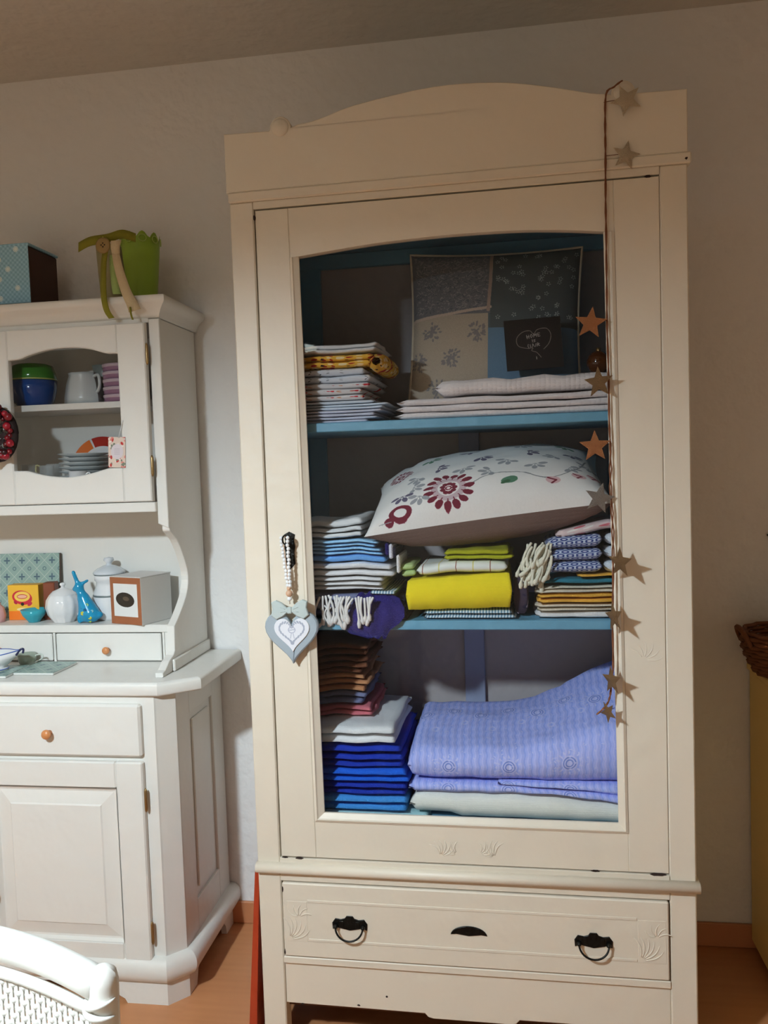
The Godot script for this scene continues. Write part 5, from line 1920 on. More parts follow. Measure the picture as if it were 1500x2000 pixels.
# =====================================================================  things on the hutch
func build_hutch_top_things() -> void:
	var Y := 1.9605
	var o := thing("patterned_box", "light blue patterned box with dark brown side on the hutch", "box", pos(-1.475, Y, 0.185))
	var st := mb()
	bx(st, -0.125, 0.122, 0.0, 0.175, -0.085, 0.07, 0.004)
	part(o, "body", st, mat(Color(0.26, 0.15, 0.11), 0.7))
	st = mb()
	bx(st, -0.1245, 0.1215, 0.012, 0.179, 0.0705, 0.073, 0.001)
	part(o, "front_paper", st, M.blue_box)
	st = mb()
	bx(st, -0.128, 0.125, 0.1755, 0.183, -0.088, 0.0745, 0.002)
	part(o, "lid", st, M.blue_box)
	# green scalloped bucket
	o = thing("green_pot", "lime green metal pot with scalloped rim on the hutch", "pot", pos(-1.053, Y, 0.16))
	st = mb()
	var rows := []
	for k in 8:
		var f := k / 7.0
		var row := PackedVector3Array()
		for i in 49:
			var a := TAU * i / 48.0
			var r := lerpf(0.040, 0.056, f)
			var y := 0.185 * f
			if k == 7:
				y += 0.022 * absf(sin(a * 4.5))
			row.append(Vector3(cos(a) * r, y, sin(a) * r))
		rows.append(row)
	net(st, rows)
	part(o, "wall", st, mat(Color(0.56, 0.68, 0.20), 0.45))
	st = mb()
	lathe(st, [Vector2(0.0, 0.001), Vector2(0.04, 0.001), Vector2(0.04, 0.004), Vector2(0.0, 0.004)], 24)
	part(o, "bottom", st, mat(Color(0.56, 0.68, 0.20), 0.45))
	st = mb()
	for k in 9:
		var a := TAU * (k + 0.5) / 9.0
		var ring := []
		for i in 12:
			var b := TAU * i / 12.0
			ring.append(Vector3(cos(a) * 0.0575 - sin(a) * cos(b) * 0.011, 0.186 + sin(b) * 0.010, sin(a) * 0.0575 + cos(a) * cos(b) * 0.011))
		tube(st, ring, 0.0016, 5, true)
	part(o, "rim_loops", st, mat(Color(0.68, 0.76, 0.36), 0.45))
	# pale pot behind the bow
	o = thing("pale_pot", "pale olive pot half hidden behind the ribbon bow", "pot", pos(-1.165, Y, 0.12))
	st = mb()
	lathe(st, [Vector2(0.0, 0.0), Vector2(0.034, 0.0), Vector2(0.040, 0.10), Vector2(0.044, 0.19), Vector2(0.041, 0.19), Vector2(0.036, 0.08), Vector2(0.0, 0.01)], 28)
	part(o, "wall", st, mat(Color(0.62, 0.58, 0.42), 0.6))
	# ribbon bow with button
	o = thing("ribbon_bow", "olive and cream ribbon bow with a button hanging over the cornice", "ribbon", pos(-1.075, 0.0, 0.318))
	var olive := cloth_mat(Color(0.50, 0.48, 0.12), 0.3)
	var cream := cloth_mat(Color(0.78, 0.70, 0.56), 0.3)
	var rib := func(called: String, pts: Array, wid: float, m: Material, dir := Vector3(1, 0, 0), taper := 1.0) -> void:
		var P := smooth_line(pts, 6)
		var W := []
		for i in P.size():
			W.append(dir.normalized() * wid * lerpf(1.0, taper, float(i) / (P.size() - 1)))
		var s := mb()
		strip(s, P, W, 0.0016)
		part(o, called, s, m)
	rib.call("ribbon_loop", [Vector3(-0.088, 2.100, 0.004), Vector3(-0.05, 2.112, 0.010), Vector3(0.0, 2.118, 0.006), Vector3(0.04, 2.128, 0.0), Vector3(0.075, 2.118, -0.01)], 0.026, olive, Vector3(0.15, 1, 0.15), 0.9)
	rib.call("ribbon_tail", [Vector3(-0.006, 2.085, 0.010), Vector3(-0.012, 2.05, 0.012), Vector3(-0.017, 2.0, 0.010), Vector3(-0.018, 1.955, 0.009), Vector3(-0.010, 1.92, 0.012), Vector3(0.004, 1.898, 0.014)], 0.019, olive, Vector3(1, 0.05, 0.25))
	rib.call("ribbon_knot", [Vector3(0.028, 2.108, 0.014), Vector3(0.027, 2.092, 0.018), Vector3(0.026, 2.072, 0.014)], 0.031, cream, Vector3(1, 0, 0), 0.72)
	rib.call("ribbon_tail", [Vector3(0.024, 2.075, 0.012), Vector3(0.032, 2.03, 0.013), Vector3(0.048, 1.97, 0.010), Vector3(0.064, 1.935, 0.011), Vector3(0.072, 1.915, 0.013)], 0.022, cream, Vector3(1, 0.2, 0.1), 1.7)
	rib.call("ribbon_tail", [Vector3(0.014, 2.072, 0.006), Vector3(0.012, 2.03, 0.004), Vector3(0.014, 1.975, 0.0), Vector3(0.018, 1.966, 0.0)], 0.022, cloth_mat(Color(0.60, 0.68, 0.40), 0.3))
	rib.call("ribbon_tail", [Vector3(0.060, 1.925, 0.016), Vector3(0.062, 1.905, 0.016), Vector3(0.066, 1.89, 0.015)], 0.005, olive)
	st = mb()
	lathe(st, [Vector2(0.0, 0.0), Vector2(0.020, 0.0), Vector2(0.022, 0.003), Vector2(0.018, 0.005), Vector2(0.0, 0.0045)], 24, Transform3D(Basis(Vector3.RIGHT, PI / 2), Vector3(-0.010, 2.097, 0.012)))
	part(o, "button", st, mat(Color(0.58, 0.47, 0.26), 0.5))
	for q in [[-1, 0], [1, 0], [0, 1], [0, -1]]:
		st = mb()
		lathe(st, [Vector2(0.0, 0.0), Vector2(0.0022, 0.0), Vector2(0.0, 0.001)], 8, Transform3D(Basis(Vector3.RIGHT, PI / 2), Vector3(-0.010 + q[0] * 0.005, 2.098 + q[1] * 0.005, 0.0166)))
		part(o, "button_hole", st, M.black)

func plate_mesh(r: float) -> SurfaceTool:
	var st := mb()
	lathe(st, [Vector2(0.0, 0.0), Vector2(r * 0.55, 0.0), Vector2(r * 0.62, 0.003), Vector2(r, 0.010), Vector2(r, 0.0125), Vector2(r * 0.6, 0.0055), Vector2(0.0, 0.004)], 36)
	return st

func mug_handle(st: SurfaceTool, x: float, y0: float, y1: float, out: float, r := 0.004) -> void:
	tube(st, smooth_line([Vector3(x, y1, 0), Vector3(x + out * 0.8, y1 + 0.004, 0), Vector3(x + out, (y0 + y1) * 0.5 + 0.006, 0), Vector3(x + out * 0.7, y0 + 0.008, 0), Vector3(x - 0.002, y0, 0)], 4), r, 8)

func build_hutch_door_things() -> void:
	var S := 1.6788
	var o := thing("blue_bowl", "deep blue bowl on the upper shelf behind the hutch glass", "bowl", pos(-1.425, S, 0.15))
	var st := mb()
	lathe(st, [Vector2(0.0, 0.0), Vector2(0.045, 0.0), Vector2(0.058, 0.015), Vector2(0.067, 0.05), Vector2(0.070, 0.079), Vector2(0.067, 0.079), Vector2(0.058, 0.03), Vector2(0.0, 0.012)], 36)
	part(o, "bowl", st, mat(Color(0.05, 0.25, 0.52), 0.12))
	o = thing("green_bowl", "green bowl stacked upside down on the blue bowl", "bowl", pos(-1.425, S + 0.080, 0.15))
	st = mb()
	lathe(st, [Vector2(0.0675, 0.0), Vector2(0.070, 0.003), Vector2(0.066, 0.022), Vector2(0.060, 0.044), Vector2(0.045, 0.050), Vector2(0.0, 0.050)], 36)
	part(o, "bowl", st, mat(Color(0.22, 0.50, 0.16), 0.15))
	st = mb()
	lathe(st, [Vector2(0.0695, 0.0005), Vector2(0.0712, 0.002), Vector2(0.0695, 0.0045)], 36)
	part(o, "rim", st, mat(Color(0.70, 0.74, 0.42), 0.2))
	o = thing("white_jug", "white jug with handle behind the hutch glass", "jug", pos(-1.249, S, 0.17, -0.35))
	st = mb()
	lathe(st, [Vector2(0.0, 0.0), Vector2(0.058, 0.0), Vector2(0.057, 0.02), Vector2(0.050, 0.06), Vector2(0.042, 0.085), Vector2(0.044, 0.093), Vector2(0.041, 0.093), Vector2(0.038, 0.08), Vector2(0.0, 0.07)], 8)
	part(o, "body", st, M.grey_porcelain)
	st = mb()
	mug_handle(st, 0.040, 0.030, 0.080, 0.026, 0.005)
	part(o, "handle", st, M.grey_porcelain)
	o = thing("grey_pitcher", "grey pitcher standing behind the white jug", "jug", pos(-1.228, S, 0.075))
	st = mb()
	lathe(st, [Vector2(0.0, 0.0), Vector2(0.035, 0.0), Vector2(0.042, 0.05), Vector2(0.032, 0.10), Vector2(0.038, 0.125), Vector2(0.035, 0.125), Vector2(0.0, 0.10)], 24)
	part(o, "body", st, mat(Color(0.55, 0.58, 0.56), 0.3))
	st = mb()
	mug_handle(st, 0.033, 0.045, 0.11, 0.024)
	part(o, "handle", st, mat(Color(0.55, 0.58, 0.56), 0.3))
	for k in 5:
		o = thing("mauve_cup", "%s mauve striped bowl of the stack behind the hutch glass" % ["lowest", "second lowest", "middle", "second highest", "topmost"][k], "bowl", pos(-1.118, S + k * 0.0225, 0.165), "stacked mauve bowls")
		st = mb()
		lathe(st, [Vector2(0.0, 0.0), Vector2(0.060, 0.0), Vector2(0.064, 0.004), Vector2(0.064, 0.0125)], 30)
		part(o, "bowl", st, M.mauve)
		st = mb()
		lathe(st, [Vector2(0.0642, 0.0125), Vector2(0.066, 0.015), Vector2(0.066, 0.0215), Vector2(0.0, 0.0215)], 30)
		part(o, "rim", st, M.mauve_pale)
	# lower shelf
	S = 1.3745
	for k in 12:
		o = one("white_plate", "%s white plate in the stack behind the hutch glass" % ["lowest", "second lowest", "third", "fourth", "fifth", "sixth", "seventh", "eighth", "ninth", "third highest", "second highest", "topmost"][k], "plate", pos(-1.272, S + 0.001 + k * 0.0132, 0.150), plate_mesh(0.073 + 0.0006 * (k % 3)), M.grey_porcelain, "stacked white plates")
	o = thing("orange_plate", "white plate with orange and red rim standing behind the plate stack", "plate", Transform3D(Basis(Vector3.RIGHT, PI / 2 - 0.12), Vector3(-1.255, S + 0.108, 0.062)))
	st = plate_mesh(0.104)
	part(o, "plate", st, M.porcelain)
	for s in [[200, 246, Color(0.88, 0.42, 0.10)], [250, 296, Color(0.68, 0.10, 0.07)], [300, 346, Color(0.88, 0.42, 0.10)], [-10, 36, Color(0.68, 0.10, 0.07)], [40, 86, Color(0.88, 0.42, 0.10)], [90, 136, Color(0.68, 0.10, 0.07)], [140, 186, Color(0.75, 0.55, 0.15)]]:
		st = mb()
		var rows := []
		for q in [[0.074, 0.0075], [0.086, 0.0100], [0.103, 0.0136]]:
			var row := PackedVector3Array()
			for i in 9:
				var a := deg_to_rad(lerpf(s[0], s[1], i / 8.0))
				row.append(Vector3(cos(a) * q[0], q[1], sin(a) * q[0]))
			rows.append(row)
		net(st, rows)
		part(o, "rim_patch", st, mat(s[2], 0.25))
	o = thing("white_cup", "small white cup in front of the plate stack", "cup", pos(-1.247, S, 0.238))
	st = mb()
	lathe(st, [Vector2(0.0, 0.0), Vector2(0.020, 0.0), Vector2(0.024, 0.03), Vector2(0.026, 0.105), Vector2(0.0235, 0.105), Vector2(0.02, 0.03), Vector2(0.0, 0.02)], 24)
	part(o, "body", st, M.porcelain)
	st = mb()
	mug_handle(st, 0.024, 0.06, 0.095, 0.015, 0.003)
	part(o, "handle", st, M.porcelain)
	for q in [[-1.425, 0.20, 0.022, "small drinking glass at the left behind the hutch glass"], [-1.372, 0.15, 0.024, "second small drinking glass left of the plates"]]:
		o = thing("drinking_glass", q[3], "glass", pos(q[0], S, q[1]), "small glasses behind the hutch door")
		st = mb()
		lathe(st, [Vector2(0.0, 0.0), Vector2(q[2] * 0.85, 0.0), Vector2(q[2], 0.13), Vector2(q[2] - 0.002, 0.13), Vector2(q[2] * 0.8, 0.006), Vector2(0.0, 0.006)], 20)
		part(o, "wall", st, M.clear)
	o = thing("glass_mug", "small glass mug with round handle left of the plates", "mug", pos(-1.352, S, 0.225, PI))
	st = mb()
	lathe(st, [Vector2(0.0, 0.0), Vector2(0.020, 0.0), Vector2(0.021, 0.125), Vector2(0.019, 0.125), Vector2(0.018, 0.006), Vector2(0.0, 0.006)], 20)
	part(o, "wall", st, M.clear)
	st = mb()
	mug_handle(st, 0.02, 0.09, 0.122, -0.001 + 0.016, 0.0025)
	part(o, "handle", st, mat(Color(0.72, 0.68, 0.50), 0.2))
	# paper tag hanging on the door
	o = thing("flowered_tag", "flowered paper tag with white round hanging on the hutch door", "tag", pos(-1.0885, 1.5285, 0.3045))
	o.rotate_object_local(Vector3.BACK, -0.045)
	st = mb()
	bx(st, -0.0255, 0.0255, -0.043, 0.043, 0.0, 0.0016, 0.0004)
	part(o, "card_board", st, M.bead)
	st = mb()
	net(st, [PackedVector3Array([Vector3(-0.0255, 0.043, 0.0018), Vector3(0.0255, 0.043, 0.0018)]), PackedVector3Array([Vector3(-0.0255, -0.043, 0.0018), Vector3(0.0255, -0.043, 0.0018)])])
	part(o, "printed_face", st, M.tag)
	st = mb()
	tube(st, [Vector3(0.006, 0.040, 0.002), Vector3(0.013, 0.064, 0.004), Vector3(0.018, 0.09, 0.0)], 0.001, 5)
	part(o, "string", st, M.bead)
	# wreath of berries
	var leaf_a := mat(Color(0.16, 0.07, 0.07), 0.8)
	var leaf_b := mat(Color(0.14, 0.14, 0.08), 0.8)
	o = thing("berry_wreath", "dark red berry wreath hanging on the hutch door at the left edge", "wreath", pos(-1.437, 1.592, 0.3295))
	st = mb()
	var ring := []
	for i in 24:
		var a := TAU * i / 24.0
		ring.append(Vector3(cos(a) * 0.050, sin(a) * 0.066, 0))
	tube(st, ring, 0.015, 8, true)
	part(o, "twig_ring", st, mat(Color(0.13, 0.07, 0.06), 0.9))
	var g := RandomNumberGenerator.new()
	g.seed = 12
	for k in 40:
		st = mb()
		var a := g.randf() * TAU
		var rr := g.randf_range(0.25, 1.15)
		var b := g.randf() * TAU
		var c := Vector3(cos(a) * 0.046 * rr, sin(a) * 0.060 * rr, g.randf_range(0.0, 0.012))
		var l := Vector3(cos(b), sin(b), g.randf_range(-0.2, 0.5)).normalized() * 0.017
		var w := Vector3(-sin(b), cos(b), 0) * 0.008
		var up := Vector3(0, 0, 0.003)
		for f in [[c - l, c + w, c + up], [c + w, c + l, c + up], [c + l, c - w, c + up], [c - w, c - l, c + up]]:
			face(st, f, Vector3(0, 0, 1))
		part(o, "leaf", st, [leaf_a, leaf_b][k % 2])
	for k in 46:
		st = mb()
		var r := g.randf_range(0.007, 0.012)
		var pr := []
		for i in 7:
			var a := -PI / 2 + PI * i / 6.0
			pr.append(Vector2(cos(a) * r, sin(a) * r))
		lathe(st, pr, 9)
		var col: Material = mat([Color(0.45, 0.05, 0.10), Color(0.30, 0.03, 0.07), Color(0.58, 0.10, 0.16), Color(0.20, 0.05, 0.07)][k % 4], 0.3)
		if k == 21:
			col = mat(Color(0.20, 0.42, 0.16), 0.4)
		if k == 33:
			col = M.bead
		var b := part(o, "berry", st, col)
		var a := TAU * k / 46.0 + g.randf() * 0.2
		var rr := g.randf_range(0.82, 1.25)
		b.position = Vector3(cos(a) * 0.050 * rr, sin(a) * 0.066 * rr, g.randf_range(0.010, 0.024))

func build_niche_things() -> void:
	var S := 1.0132
	# tile leaning at the back
	var o := thing("patterned_tile", "grey green diamond patterned tile leaning at the niche back", "tile", Transform3D(Basis(Vector3.RIGHT, -0.10), Vector3(-1.541, S, 0.052)))
	var st := mb()
	bx(st, -0.104, 0.104, 0.0, 0.207, -0.003, 0.003, 0.001)
	part(o, "tile", st, M.tile)
	st = mb()
	bx(st, 0.1042, 0.108, 0.0, 0.207, -0.0035, 0.0028, 0.001)
	part(o, "edge", st, mat(Color(0.32, 0.26, 0.22), 0.6))
	# tea box
	o = thing("tea_box", "yellow and orange tea box in the niche", "box", pos(-1.531, S, 0.098, 0.06))
	st = mb()
	bx(st, -0.051, 0.051, 0.0, 0.112, -0.045, 0.0, 0.001)
	part(o, "carton", st, mat(Color(0.84, 0.60, 0.12), 0.45))
	st = mb()
	net(st, [PackedVector3Array([Vector3(-0.0505, 0.1115, 0.0004), Vector3(0.0505, 0.1115, 0.0004)]), PackedVector3Array([Vector3(-0.0505, 0.0005, 0.0004), Vector3(0.0505, 0.0005, 0.0004)])])
	part(o, "printed_front", st, M.tea_front)
	o = thing("brown_box", "reddish brown small box right behind the tea box", "box", pos(-1.447, S, 0.078, 0.2))
	st = mb()
	bx(st, -0.018, 0.018, 0.0, 0.118, -0.02, 0.02, 0.002)
	part(o, "carton", st, mat(Color(0.48, 0.22, 0.10), 0.5))
	o = thing("pink_pot", "pale pink little pot at the left edge of the niche", "pot", pos(-1.611, S, 0.13))
	st = mb()
	lathe(st, [Vector2(0.0, 0.0), Vector2(0.028, 0.0), Vector2(0.033, 0.02), Vector2(0.028, 0.045), Vector2(0.018, 0.055), Vector2(0.02, 0.06), Vector2(0.0, 0.06)], 24)
	part(o, "body", st, mat(Color(0.85, 0.66, 0.66), 0.25))
	# teal bowl
	o = thing("teal_bowl", "small turquoise bowl in front of the tea box", "bowl", pos(-1.478, S, 0.130))
	st = mb()
	lathe(st, [Vector2(0.0, 0.0), Vector2(0.017, 0.0), Vector2(0.019, 0.004), Vector2(0.034, 0.022), Vector2(0.040, 0.040), Vector2(0.0375, 0.040), Vector2(0.03, 0.02), Vector2(0.0, 0.007)], 28)
	part(o, "bowl", st, mat(Color(0.22, 0.62, 0.68), 0.1))
	# white sugar pot, lobed
	o = thing("sugar_pot", "round white ribbed sugar pot with lid knob in the niche", "pot", pos(-1.378, S, 0.128))
	st = mb()
	lathe(st, [Vector2(0.0, 0.0), Vector2(0.032, 0.0), Vector2(0.034, 0.006), Vector2(0.047, 0.024), Vector2(0.053, 0.048), Vector2(0.050, 0.070), Vector2(0.040, 0.086)], 60, Transform3D.IDENTITY, 1.0, 1.0, 12, 0.02)
	part(o, "body", st, M.porcelain)
	st = mb()
	lathe(st, [Vector2(0.041, 0.086), Vector2(0.030, 0.097), Vector2(0.012, 0.104), Vector2(0.006, 0.107), Vector2(0.005, 0.111), Vector2(0.009, 0.116), Vector2(0.007, 0.121), Vector2(0.0, 0.123)], 36)
	part(o, "lid", st, M.porcelain)
	st = mb()
	mug_handle(st, 0.047, 0.022, 0.055, 0.014, 0.004)
	part(o, "handle", st, M.porcelain)
	# blue rabbit
	build_rabbit(S)
	# lidded jar
	o = thing("lidded_jar", "white porcelain jar with glassy lid behind the rabbit", "jar", pos(-1.247, S, 0.076))
	st = mb()
	lathe(st, [Vector2(0.0, 0.0), Vector2(0.044, 0.0), Vector2(0.050, 0.01), Vector2(0.054, 0.045), Vector2(0.050, 0.085), Vector2(0.042, 0.105), Vector2(0.041, 0.118), Vector2(0.046, 0.124), Vector2(0.046, 0.140), Vector2(0.0, 0.140)], 40)
	part(o, "body", st, M.porcelain)
	st = mb()
	lathe(st, [Vector2(0.047, 0.141), Vector2(0.050, 0.146), Vector2(0.047, 0.151), Vector2(0.036, 0.160), Vector2(0.018, 0.168), Vector2(0.009, 0.170), Vector2(0.008, 0.176), Vector2(0.016, 0.184), Vector2(0.014, 0.192), Vector2(0.0, 0.195)], 36)
	part(o, "lid", st, mat(Color(0.80, 0.82, 0.84), 0.05))
	st = mb()
	lathe(st, [Vector2(0.0515, 0.073), Vector2(0.0528, 0.076), Vector2(0.0518, 0.079)], 40)
	lathe(st, [Vector2(0.0465, 0.1395), Vector2(0.0485, 0.1425), Vector2(0.0468, 0.145)], 40)
	part(o, "band", st, mat(Color(0.42, 0.46, 0.46), 0.3))
	# box with egg picture
	o = thing("egg_box", "brown bordered box with a dark egg picture in the niche", "box", pos(-1.146, S, 0.180, -0.34))
	st = mb()
	bx(st, -0.062, 0.062, 0.0, 0.142, -0.13, 0.0, 0.001)
	part(o, "carton", st, mat(Color(0.80, 0.79, 0.77), 0.5))
	st = mb()
	net(st, [PackedVector3Array([Vector3(-0.0618, 0.1418, 0.0005), Vector3(0.0618, 0.1418, 0.0005)]), PackedVector3Array([Vector3(-0.0618, 0.0002, 0.0005), Vector3(0.0618, 0.0002, 0.0005)])])
	part(o, "printed_front", st, M.egg_card)
	st = mb()
	bx(st, -0.063, 0.063, 0.1422, 0.145, -0.132, 0.0, 0.001)
	part(o, "lid", st, mat(Color(0.84, 0.83, 0.82), 0.4))
	# dark blue wooden peg on the niche side
	o = thing("clothes_peg", "wooden peg with dark blue end on the niche side panel", "peg", pos(-0.9835, 1.19, 0.10))
	st = mb()
	bx(st, -0.005, 0.004, -0.038, -0.002, -0.004, 0.004, 0.001)
	part(o, "wood", st, M.knob_wood)
	st = mb()
	bx(st, -0.006, 0.0042, -0.001, 0.026, -0.007, 0.007, 0.002)
	part(o, "blue_end", st, mat(Color(0.08, 0.09, 0.30), 0.5))

func build_rabbit(S: float) -> void:
	var o := thing("rabbit_figurine", "turquoise sitting rabbit figurine with flower pattern in the niche", "figurine", pos(-1.284, S + 0.003, 0.150))
	# joints (x right, y up) with radii, joined as one soft surface
	var bones := [
		[Vector3(0.004, 0.029, 0), Vector3(-0.014, 0.072, 0), 0.028, 0.018],
		[Vector3(0.012, 0.022, 0), Vector3(-0.022, 0.014, 0), 0.023, 0.014],
		[Vector3(-0.012, 0.070, 0), Vector3(-0.028, 0.104, 0), 0.014, 0.012],
		[Vector3(-0.028, 0.108, 0), Vector3(-0.040, 0.102, 0), 0.0142, 0.008],
		[Vector3(-0.027, 0.114, 0.003), Vector3(-0.041, 0.154, 0.004), 0.0064, 0.0056],
		[Vector3(-0.024, 0.115, -0.003), Vector3(0.000, 0.127, -0.002), 0.005, 0.0045],
		[Vector3(-0.016, 0.060, 0.006), Vector3(-0.026, 0.004, 0.009), 0.009, 0.006],
		[Vector3(-0.016, 0.060, -0.006), Vector3(-0.026, 0.004, -0.009), 0.009, 0.006],
		[Vector3(0.032, 0.02, 0), Vector3(0.037, 0.022, 0), 0.010, 0.009]]
	var fld := func(p: Vector3) -> float:
		var s := 0.0
		for b in bones:
			var ab: Vector3 = b[1] - b[0]
			var t := clampf((p - b[0]).dot(ab) / ab.length_squared(), 0.0, 1.0)
			var d: float = (p - (b[0] + ab * t)).length() - lerpf(b[2], b[3], t)
			s += exp(-d * 420.0)
		return -log(maxf(s, 1e-30)) / 420.0
	var st := surface_net(fld, Vector3(-0.06, -0.008, -0.036), Vector3(0.056, 0.166, 0.036), 0.0034)
	part(o, "body", st, mat(Color(0.10, 0.55, 0.72), 0.2))
	# painted flowers, small raised discs set against the side
	for q in [[-0.006, 0.030, Color(0.80, 0.78, 0.20), 0.007], [0.016, 0.016, Color(0.78, 0.76, 0.24), 0.006], [0.006, 0.055, Color(0.55, 0.72, 0.52), 0.006], [0.022, 0.036, Color(0.58, 0.78, 0.80), 0.005], [0.002, 0.040, Color(0.05, 0.34, 0.52), 0.006], [0.012, 0.005, Color(0.60, 0.72, 0.30), 0.005]]:
		st = mb()
		var z := 0.036
		while fld.call(Vector3(q[0], q[1], z)) > 0.0 and z > 0.0:
			z -= 0.0005
		for k in 5:
			var a := TAU * k / 5.0
			lathe(st, [Vector2(0.0, 0.001), Vector2(q[3] * 0.4, 0.0006), Vector2(q[3] * 0.46, -0.001)], 8, Transform3D(Basis(Vector3.RIGHT, PI / 2), Vector3(q[0] + cos(a) * q[3] * 0.55, q[1] + sin(a) * q[3] * 0.55, z)))
		part(o, "flower", st, mat(q[2], 0.25))

func surface_net(f: Callable, lo: Vector3, hi: Vector3, cell: float) -> SurfaceTool:
	var n := Vector3i(((hi - lo) / cell).ceil())
	var nx := n.x + 1
	var ny := n.y + 1
	var nz := n.z + 1
	var v := PackedFloat32Array()
	v.resize(nx * ny * nz)
	for z in nz:
		for y in ny:
			for x in nx:
				v[(z * ny + y) * nx + x] = f.call(lo + Vector3(x, y, z) * cell)
	var at_ := func(x: int, y: int, z: int) -> int: return (z * ny + y) * nx + x
	var pt := {}
	for z in n.z:
		for y in n.y:
			for x in n.x:
				var s := Vector3.ZERO
				var c := 0
				for e in [[0, 0, 0, 1, 0, 0], [0, 1, 0, 1, 1, 0], [0, 0, 1, 1, 0, 1], [0, 1, 1, 1, 1, 1], [0, 0, 0, 0, 1, 0], [1, 0, 0, 1, 1, 0], [0, 0, 1, 0, 1, 1], [1, 0, 1, 1, 1, 1], [0, 0, 0, 0, 0, 1], [1, 0, 0, 1, 0, 1], [0, 1, 0, 0, 1, 1], [1, 1, 0, 1, 1, 1]]:
					var a := v[at_.call(x + e[0], y + e[1], z + e[2])]
					var b := v[at_.call(x + e[3], y + e[4], z + e[5])]
					if (a < 0.0) != (b < 0.0):
						var t := a / (a - b)
						s += Vector3(x + lerpf(e[0], e[3], t), y + lerpf(e[1], e[4], t), z + lerpf(e[2], e[5], t))
						c += 1
				if c > 0:
					pt[Vector3i(x, y, z)] = lo + s / c * cell
	var st := mb()
	st.set_smooth_group(0)
	for key in pt:
		for ax in 3:
			var d := Vector3i.ZERO
			d[ax] = 1
			var p1 := Vector3i.ZERO
			p1[(ax + 1) % 3] = -1
			var p2 := Vector3i.ZERO
			p2[(ax + 2) % 3] = -1
			var k: Vector3i = key
			var a := v[at_.call(k.x, k.y, k.z)]
			var b := v[at_.call(k.x + d.x, k.y + d.y, k.z + d.z)]
			if (a < 0.0) == (b < 0.0):
				continue
			if not (pt.has(k + p1) and pt.has(k + p2) and pt.has(k + p1 + p2)):
				continue
			var q := [pt[k], pt[k + p1], pt[k + p1 + p2], pt[k + p2]]
			var out := Vector3(d) * (1.0 if a < 0.0 else -1.0)
			var nn: Vector3 = (q[1] - q[0]).cross(q[2] - q[0])
			if nn.dot(out) > 0.0:
				q.reverse()
			for i in [0, 1, 2, 0, 2, 3]:
				st.set_uv(Vector2(q[i].x, q[i].y))
				st.add_vertex(q[i])
	return st

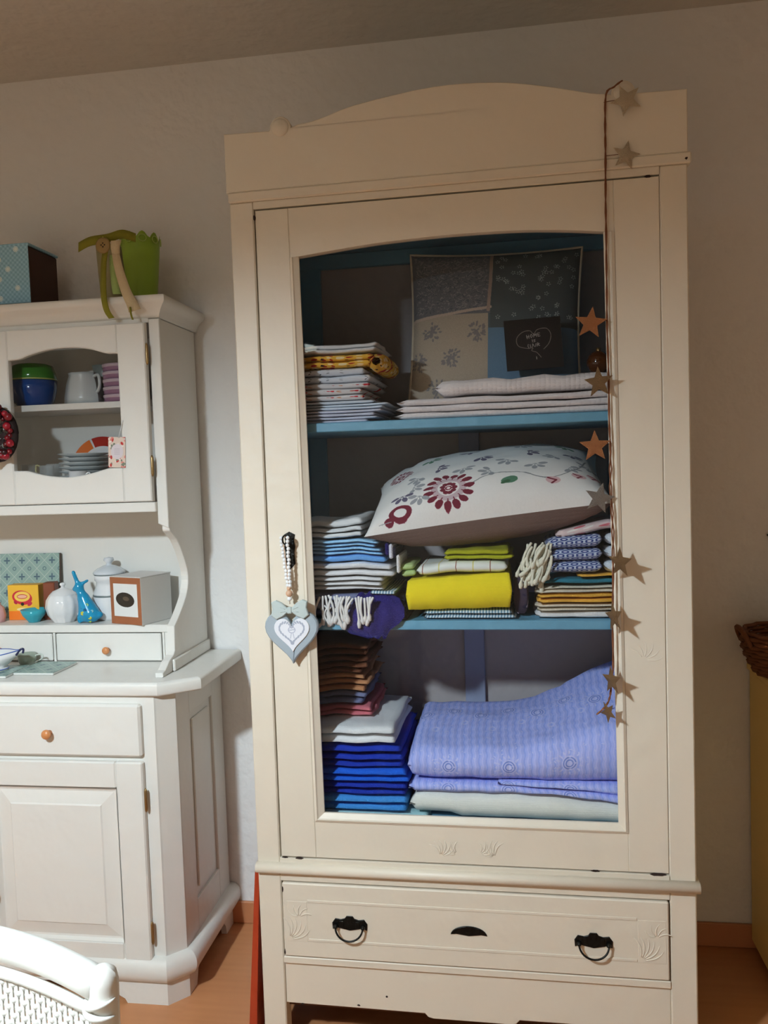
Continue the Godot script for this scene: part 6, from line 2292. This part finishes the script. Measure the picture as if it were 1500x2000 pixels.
func build_worktop_things() -> void:
	var S := 0.8995
	var o := thing("patterned_trivet", "grey green patterned tile lying right on the worktop", "tile", pos(-1.357, S, 0.280), "tiles lying on the worktop")
	var st := mb()
	bx(st, -0.062, 0.062, 0.0, 0.0062, -0.068, 0.068, 0.0015)
	part(o, "tile", st, mat(Color(0.84, 0.84, 0.82), 0.4))
	st = mb()
	bx(st, -0.0615, 0.0615, 0.0063, 0.0072, -0.0675, 0.0675, 0.0003)
	part(o, "glazed_top", st, M.tile)
	o = thing("patterned_trivet", "grey green tile under the gravy boat on the worktop", "tile", pos(-1.482, S, 0.322, 0.05), "tiles lying on the worktop")
	st = mb()
	bx(st, -0.060, 0.060, 0.0, 0.0062, -0.066, 0.066, 0.0015)
	part(o, "tile", st, mat(Color(0.84, 0.84, 0.82), 0.4))
	st = mb()
	bx(st, -0.0595, 0.0595, 0.0063, 0.0072, -0.0655, 0.0655, 0.0003)
	part(o, "glazed_top", st, M.tile)
	# gravy boat, white with blue lines, spout to the right
	o = thing("gravy_boat", "white gravy boat with blue lines at the left edge of the worktop", "gravy boat", pos(-1.492, S + 0.0075, 0.318))
	var boat := func(x: float) -> float: return 1.0 + (0.35 * clampf((x - 0.02) / 0.05, 0.0, 1.0))
	st = mb()
	var prof := [[0.0, 0.0], [0.034, 0.0], [0.036, 0.006], [0.030, 0.010], [0.040, 0.020], [0.049, 0.034], [0.053, 0.050], [0.050, 0.050], [0.044, 0.032], [0.0, 0.018]]
	var rows := []
	for q in prof:
		var row := PackedVector3Array()
		for i in 37:
			var a := TAU * i / 36.0
			var sp := pow(maxf(cos(a), 0.0), 5.0) * clampf((q[1] - 0.018) / 0.03, 0.0, 1.0)
			row.append(Vector3(cos(a) * q[0] + sp * 0.030, q[1] + sp * 0.010, sin(a) * q[0] * (1.0 - 0.35 * sp)))
		rows.append(row)
	net(st, rows)
	part(o, "body", st, M.porcelain)
	var blue := mat(Color(0.20, 0.34, 0.66), 0.15)
	st = mb()
	var rim := []
	for i in 36:
		var a := TAU * i / 36.0
		var sp := pow(maxf(cos(a), 0.0), 5.0)
		rim.append(Vector3(cos(a) * 0.0525 + sp * 0.030, 0.0505 + sp * 0.010, sin(a) * 0.0525 * (1.0 - 0.35 * sp)))
	tube(st, rim, 0.0014, 5, true)
	part(o, "blue_line", st, blue)
	st = mb()
	var low := []
	for i in 36:
		var a := TAU * i / 36.0
		low.append(Vector3(cos(a) * 0.0362, 0.005, sin(a) * 0.0362))
	tube(st, low, 0.0013, 5, true)
	part(o, "blue_line", st, blue)
	st = mb()
	tube(st, smooth_line([Vector3(0.070, 0.045, 0.006), Vector3(0.082, 0.060, 0.004), Vector3(0.090, 0.062, 0.0), Vector3(0.088, 0.050, 0.0)], 4), 0.0032, 7)
	part(o, "spout_tip", st, mat(Color(0.14, 0.16, 0.30), 0.15))
	# small cup behind with ring handle
	o = thing("small_cup", "small cup with ring handle behind the gravy boat", "cup", pos(-1.452, S + 0.0001, 0.222))
	st = mb()
	lathe(st, [Vector2(0.0, 0.0), Vector2(0.020, 0.0), Vector2(0.026, 0.015), Vector2(0.028, 0.034), Vector2(0.026, 0.034), Vector2(0.0, 0.006)], 24)
	part(o, "body", st, mat(Color(0.62, 0.66, 0.60), 0.2))
	st = mb()
	mug_handle(st, 0.026, 0.008, 0.028, 0.026, 0.0022)
	part(o, "handle", st, mat(Color(0.78, 0.80, 0.76), 0.2))

func build_floor_things() -> void:
	var o := thing("black_shoe", "black rounded shoe toe on the floor behind the wicker chair", "shoe", pos(-1.098, 0, 0.58, 0.15))
	var st := mb()
	var rows := []
	for k in 12:
		var f := k / 11.0
		var z := lerpf(-0.055, 0.20, f)
		var w := 0.046 * sqrt(maxf(1.0 - pow(1.0 - minf(f / 0.35, 1.0), 2.2), 0.0)) * (1.0 - 0.18 * smoothstep(0.4, 0.8, f) + 0.0) + 0.001
		var h := 0.022 + 0.040 * smoothstep(0.0, 0.7, f)
		if k == 11:
			w = 0.02
		var row := PackedVector3Array()
		for i in 17:
			var a := TAU * i / 16.0
			row.append(Vector3(cos(a) * w, maxf(0.002, 0.012 + sin(a) * h * (0.95 if sin(a) > 0 else 0.4)) , z))
		rows.append(row)
	net(st, rows)
	part(o, "upper", st, M.black)
	st = mb()
	var sole := []
	for i in 24:
		var a := TAU * i / 24.0
		sole.append(Vector2(cos(a) * 0.046, 0.072 + sin(a) * 0.13))
	ext(st, sole, 0.0, 0.006, 0.001, Transform3D(Basis(Vector3(1, 0, 0), Vector3(0, 0, 1), Vector3(0, 1, 0)), Vector3.ZERO))
	part(o, "sole", st, mat(Color(0.05, 0.045, 0.04), 0.8))
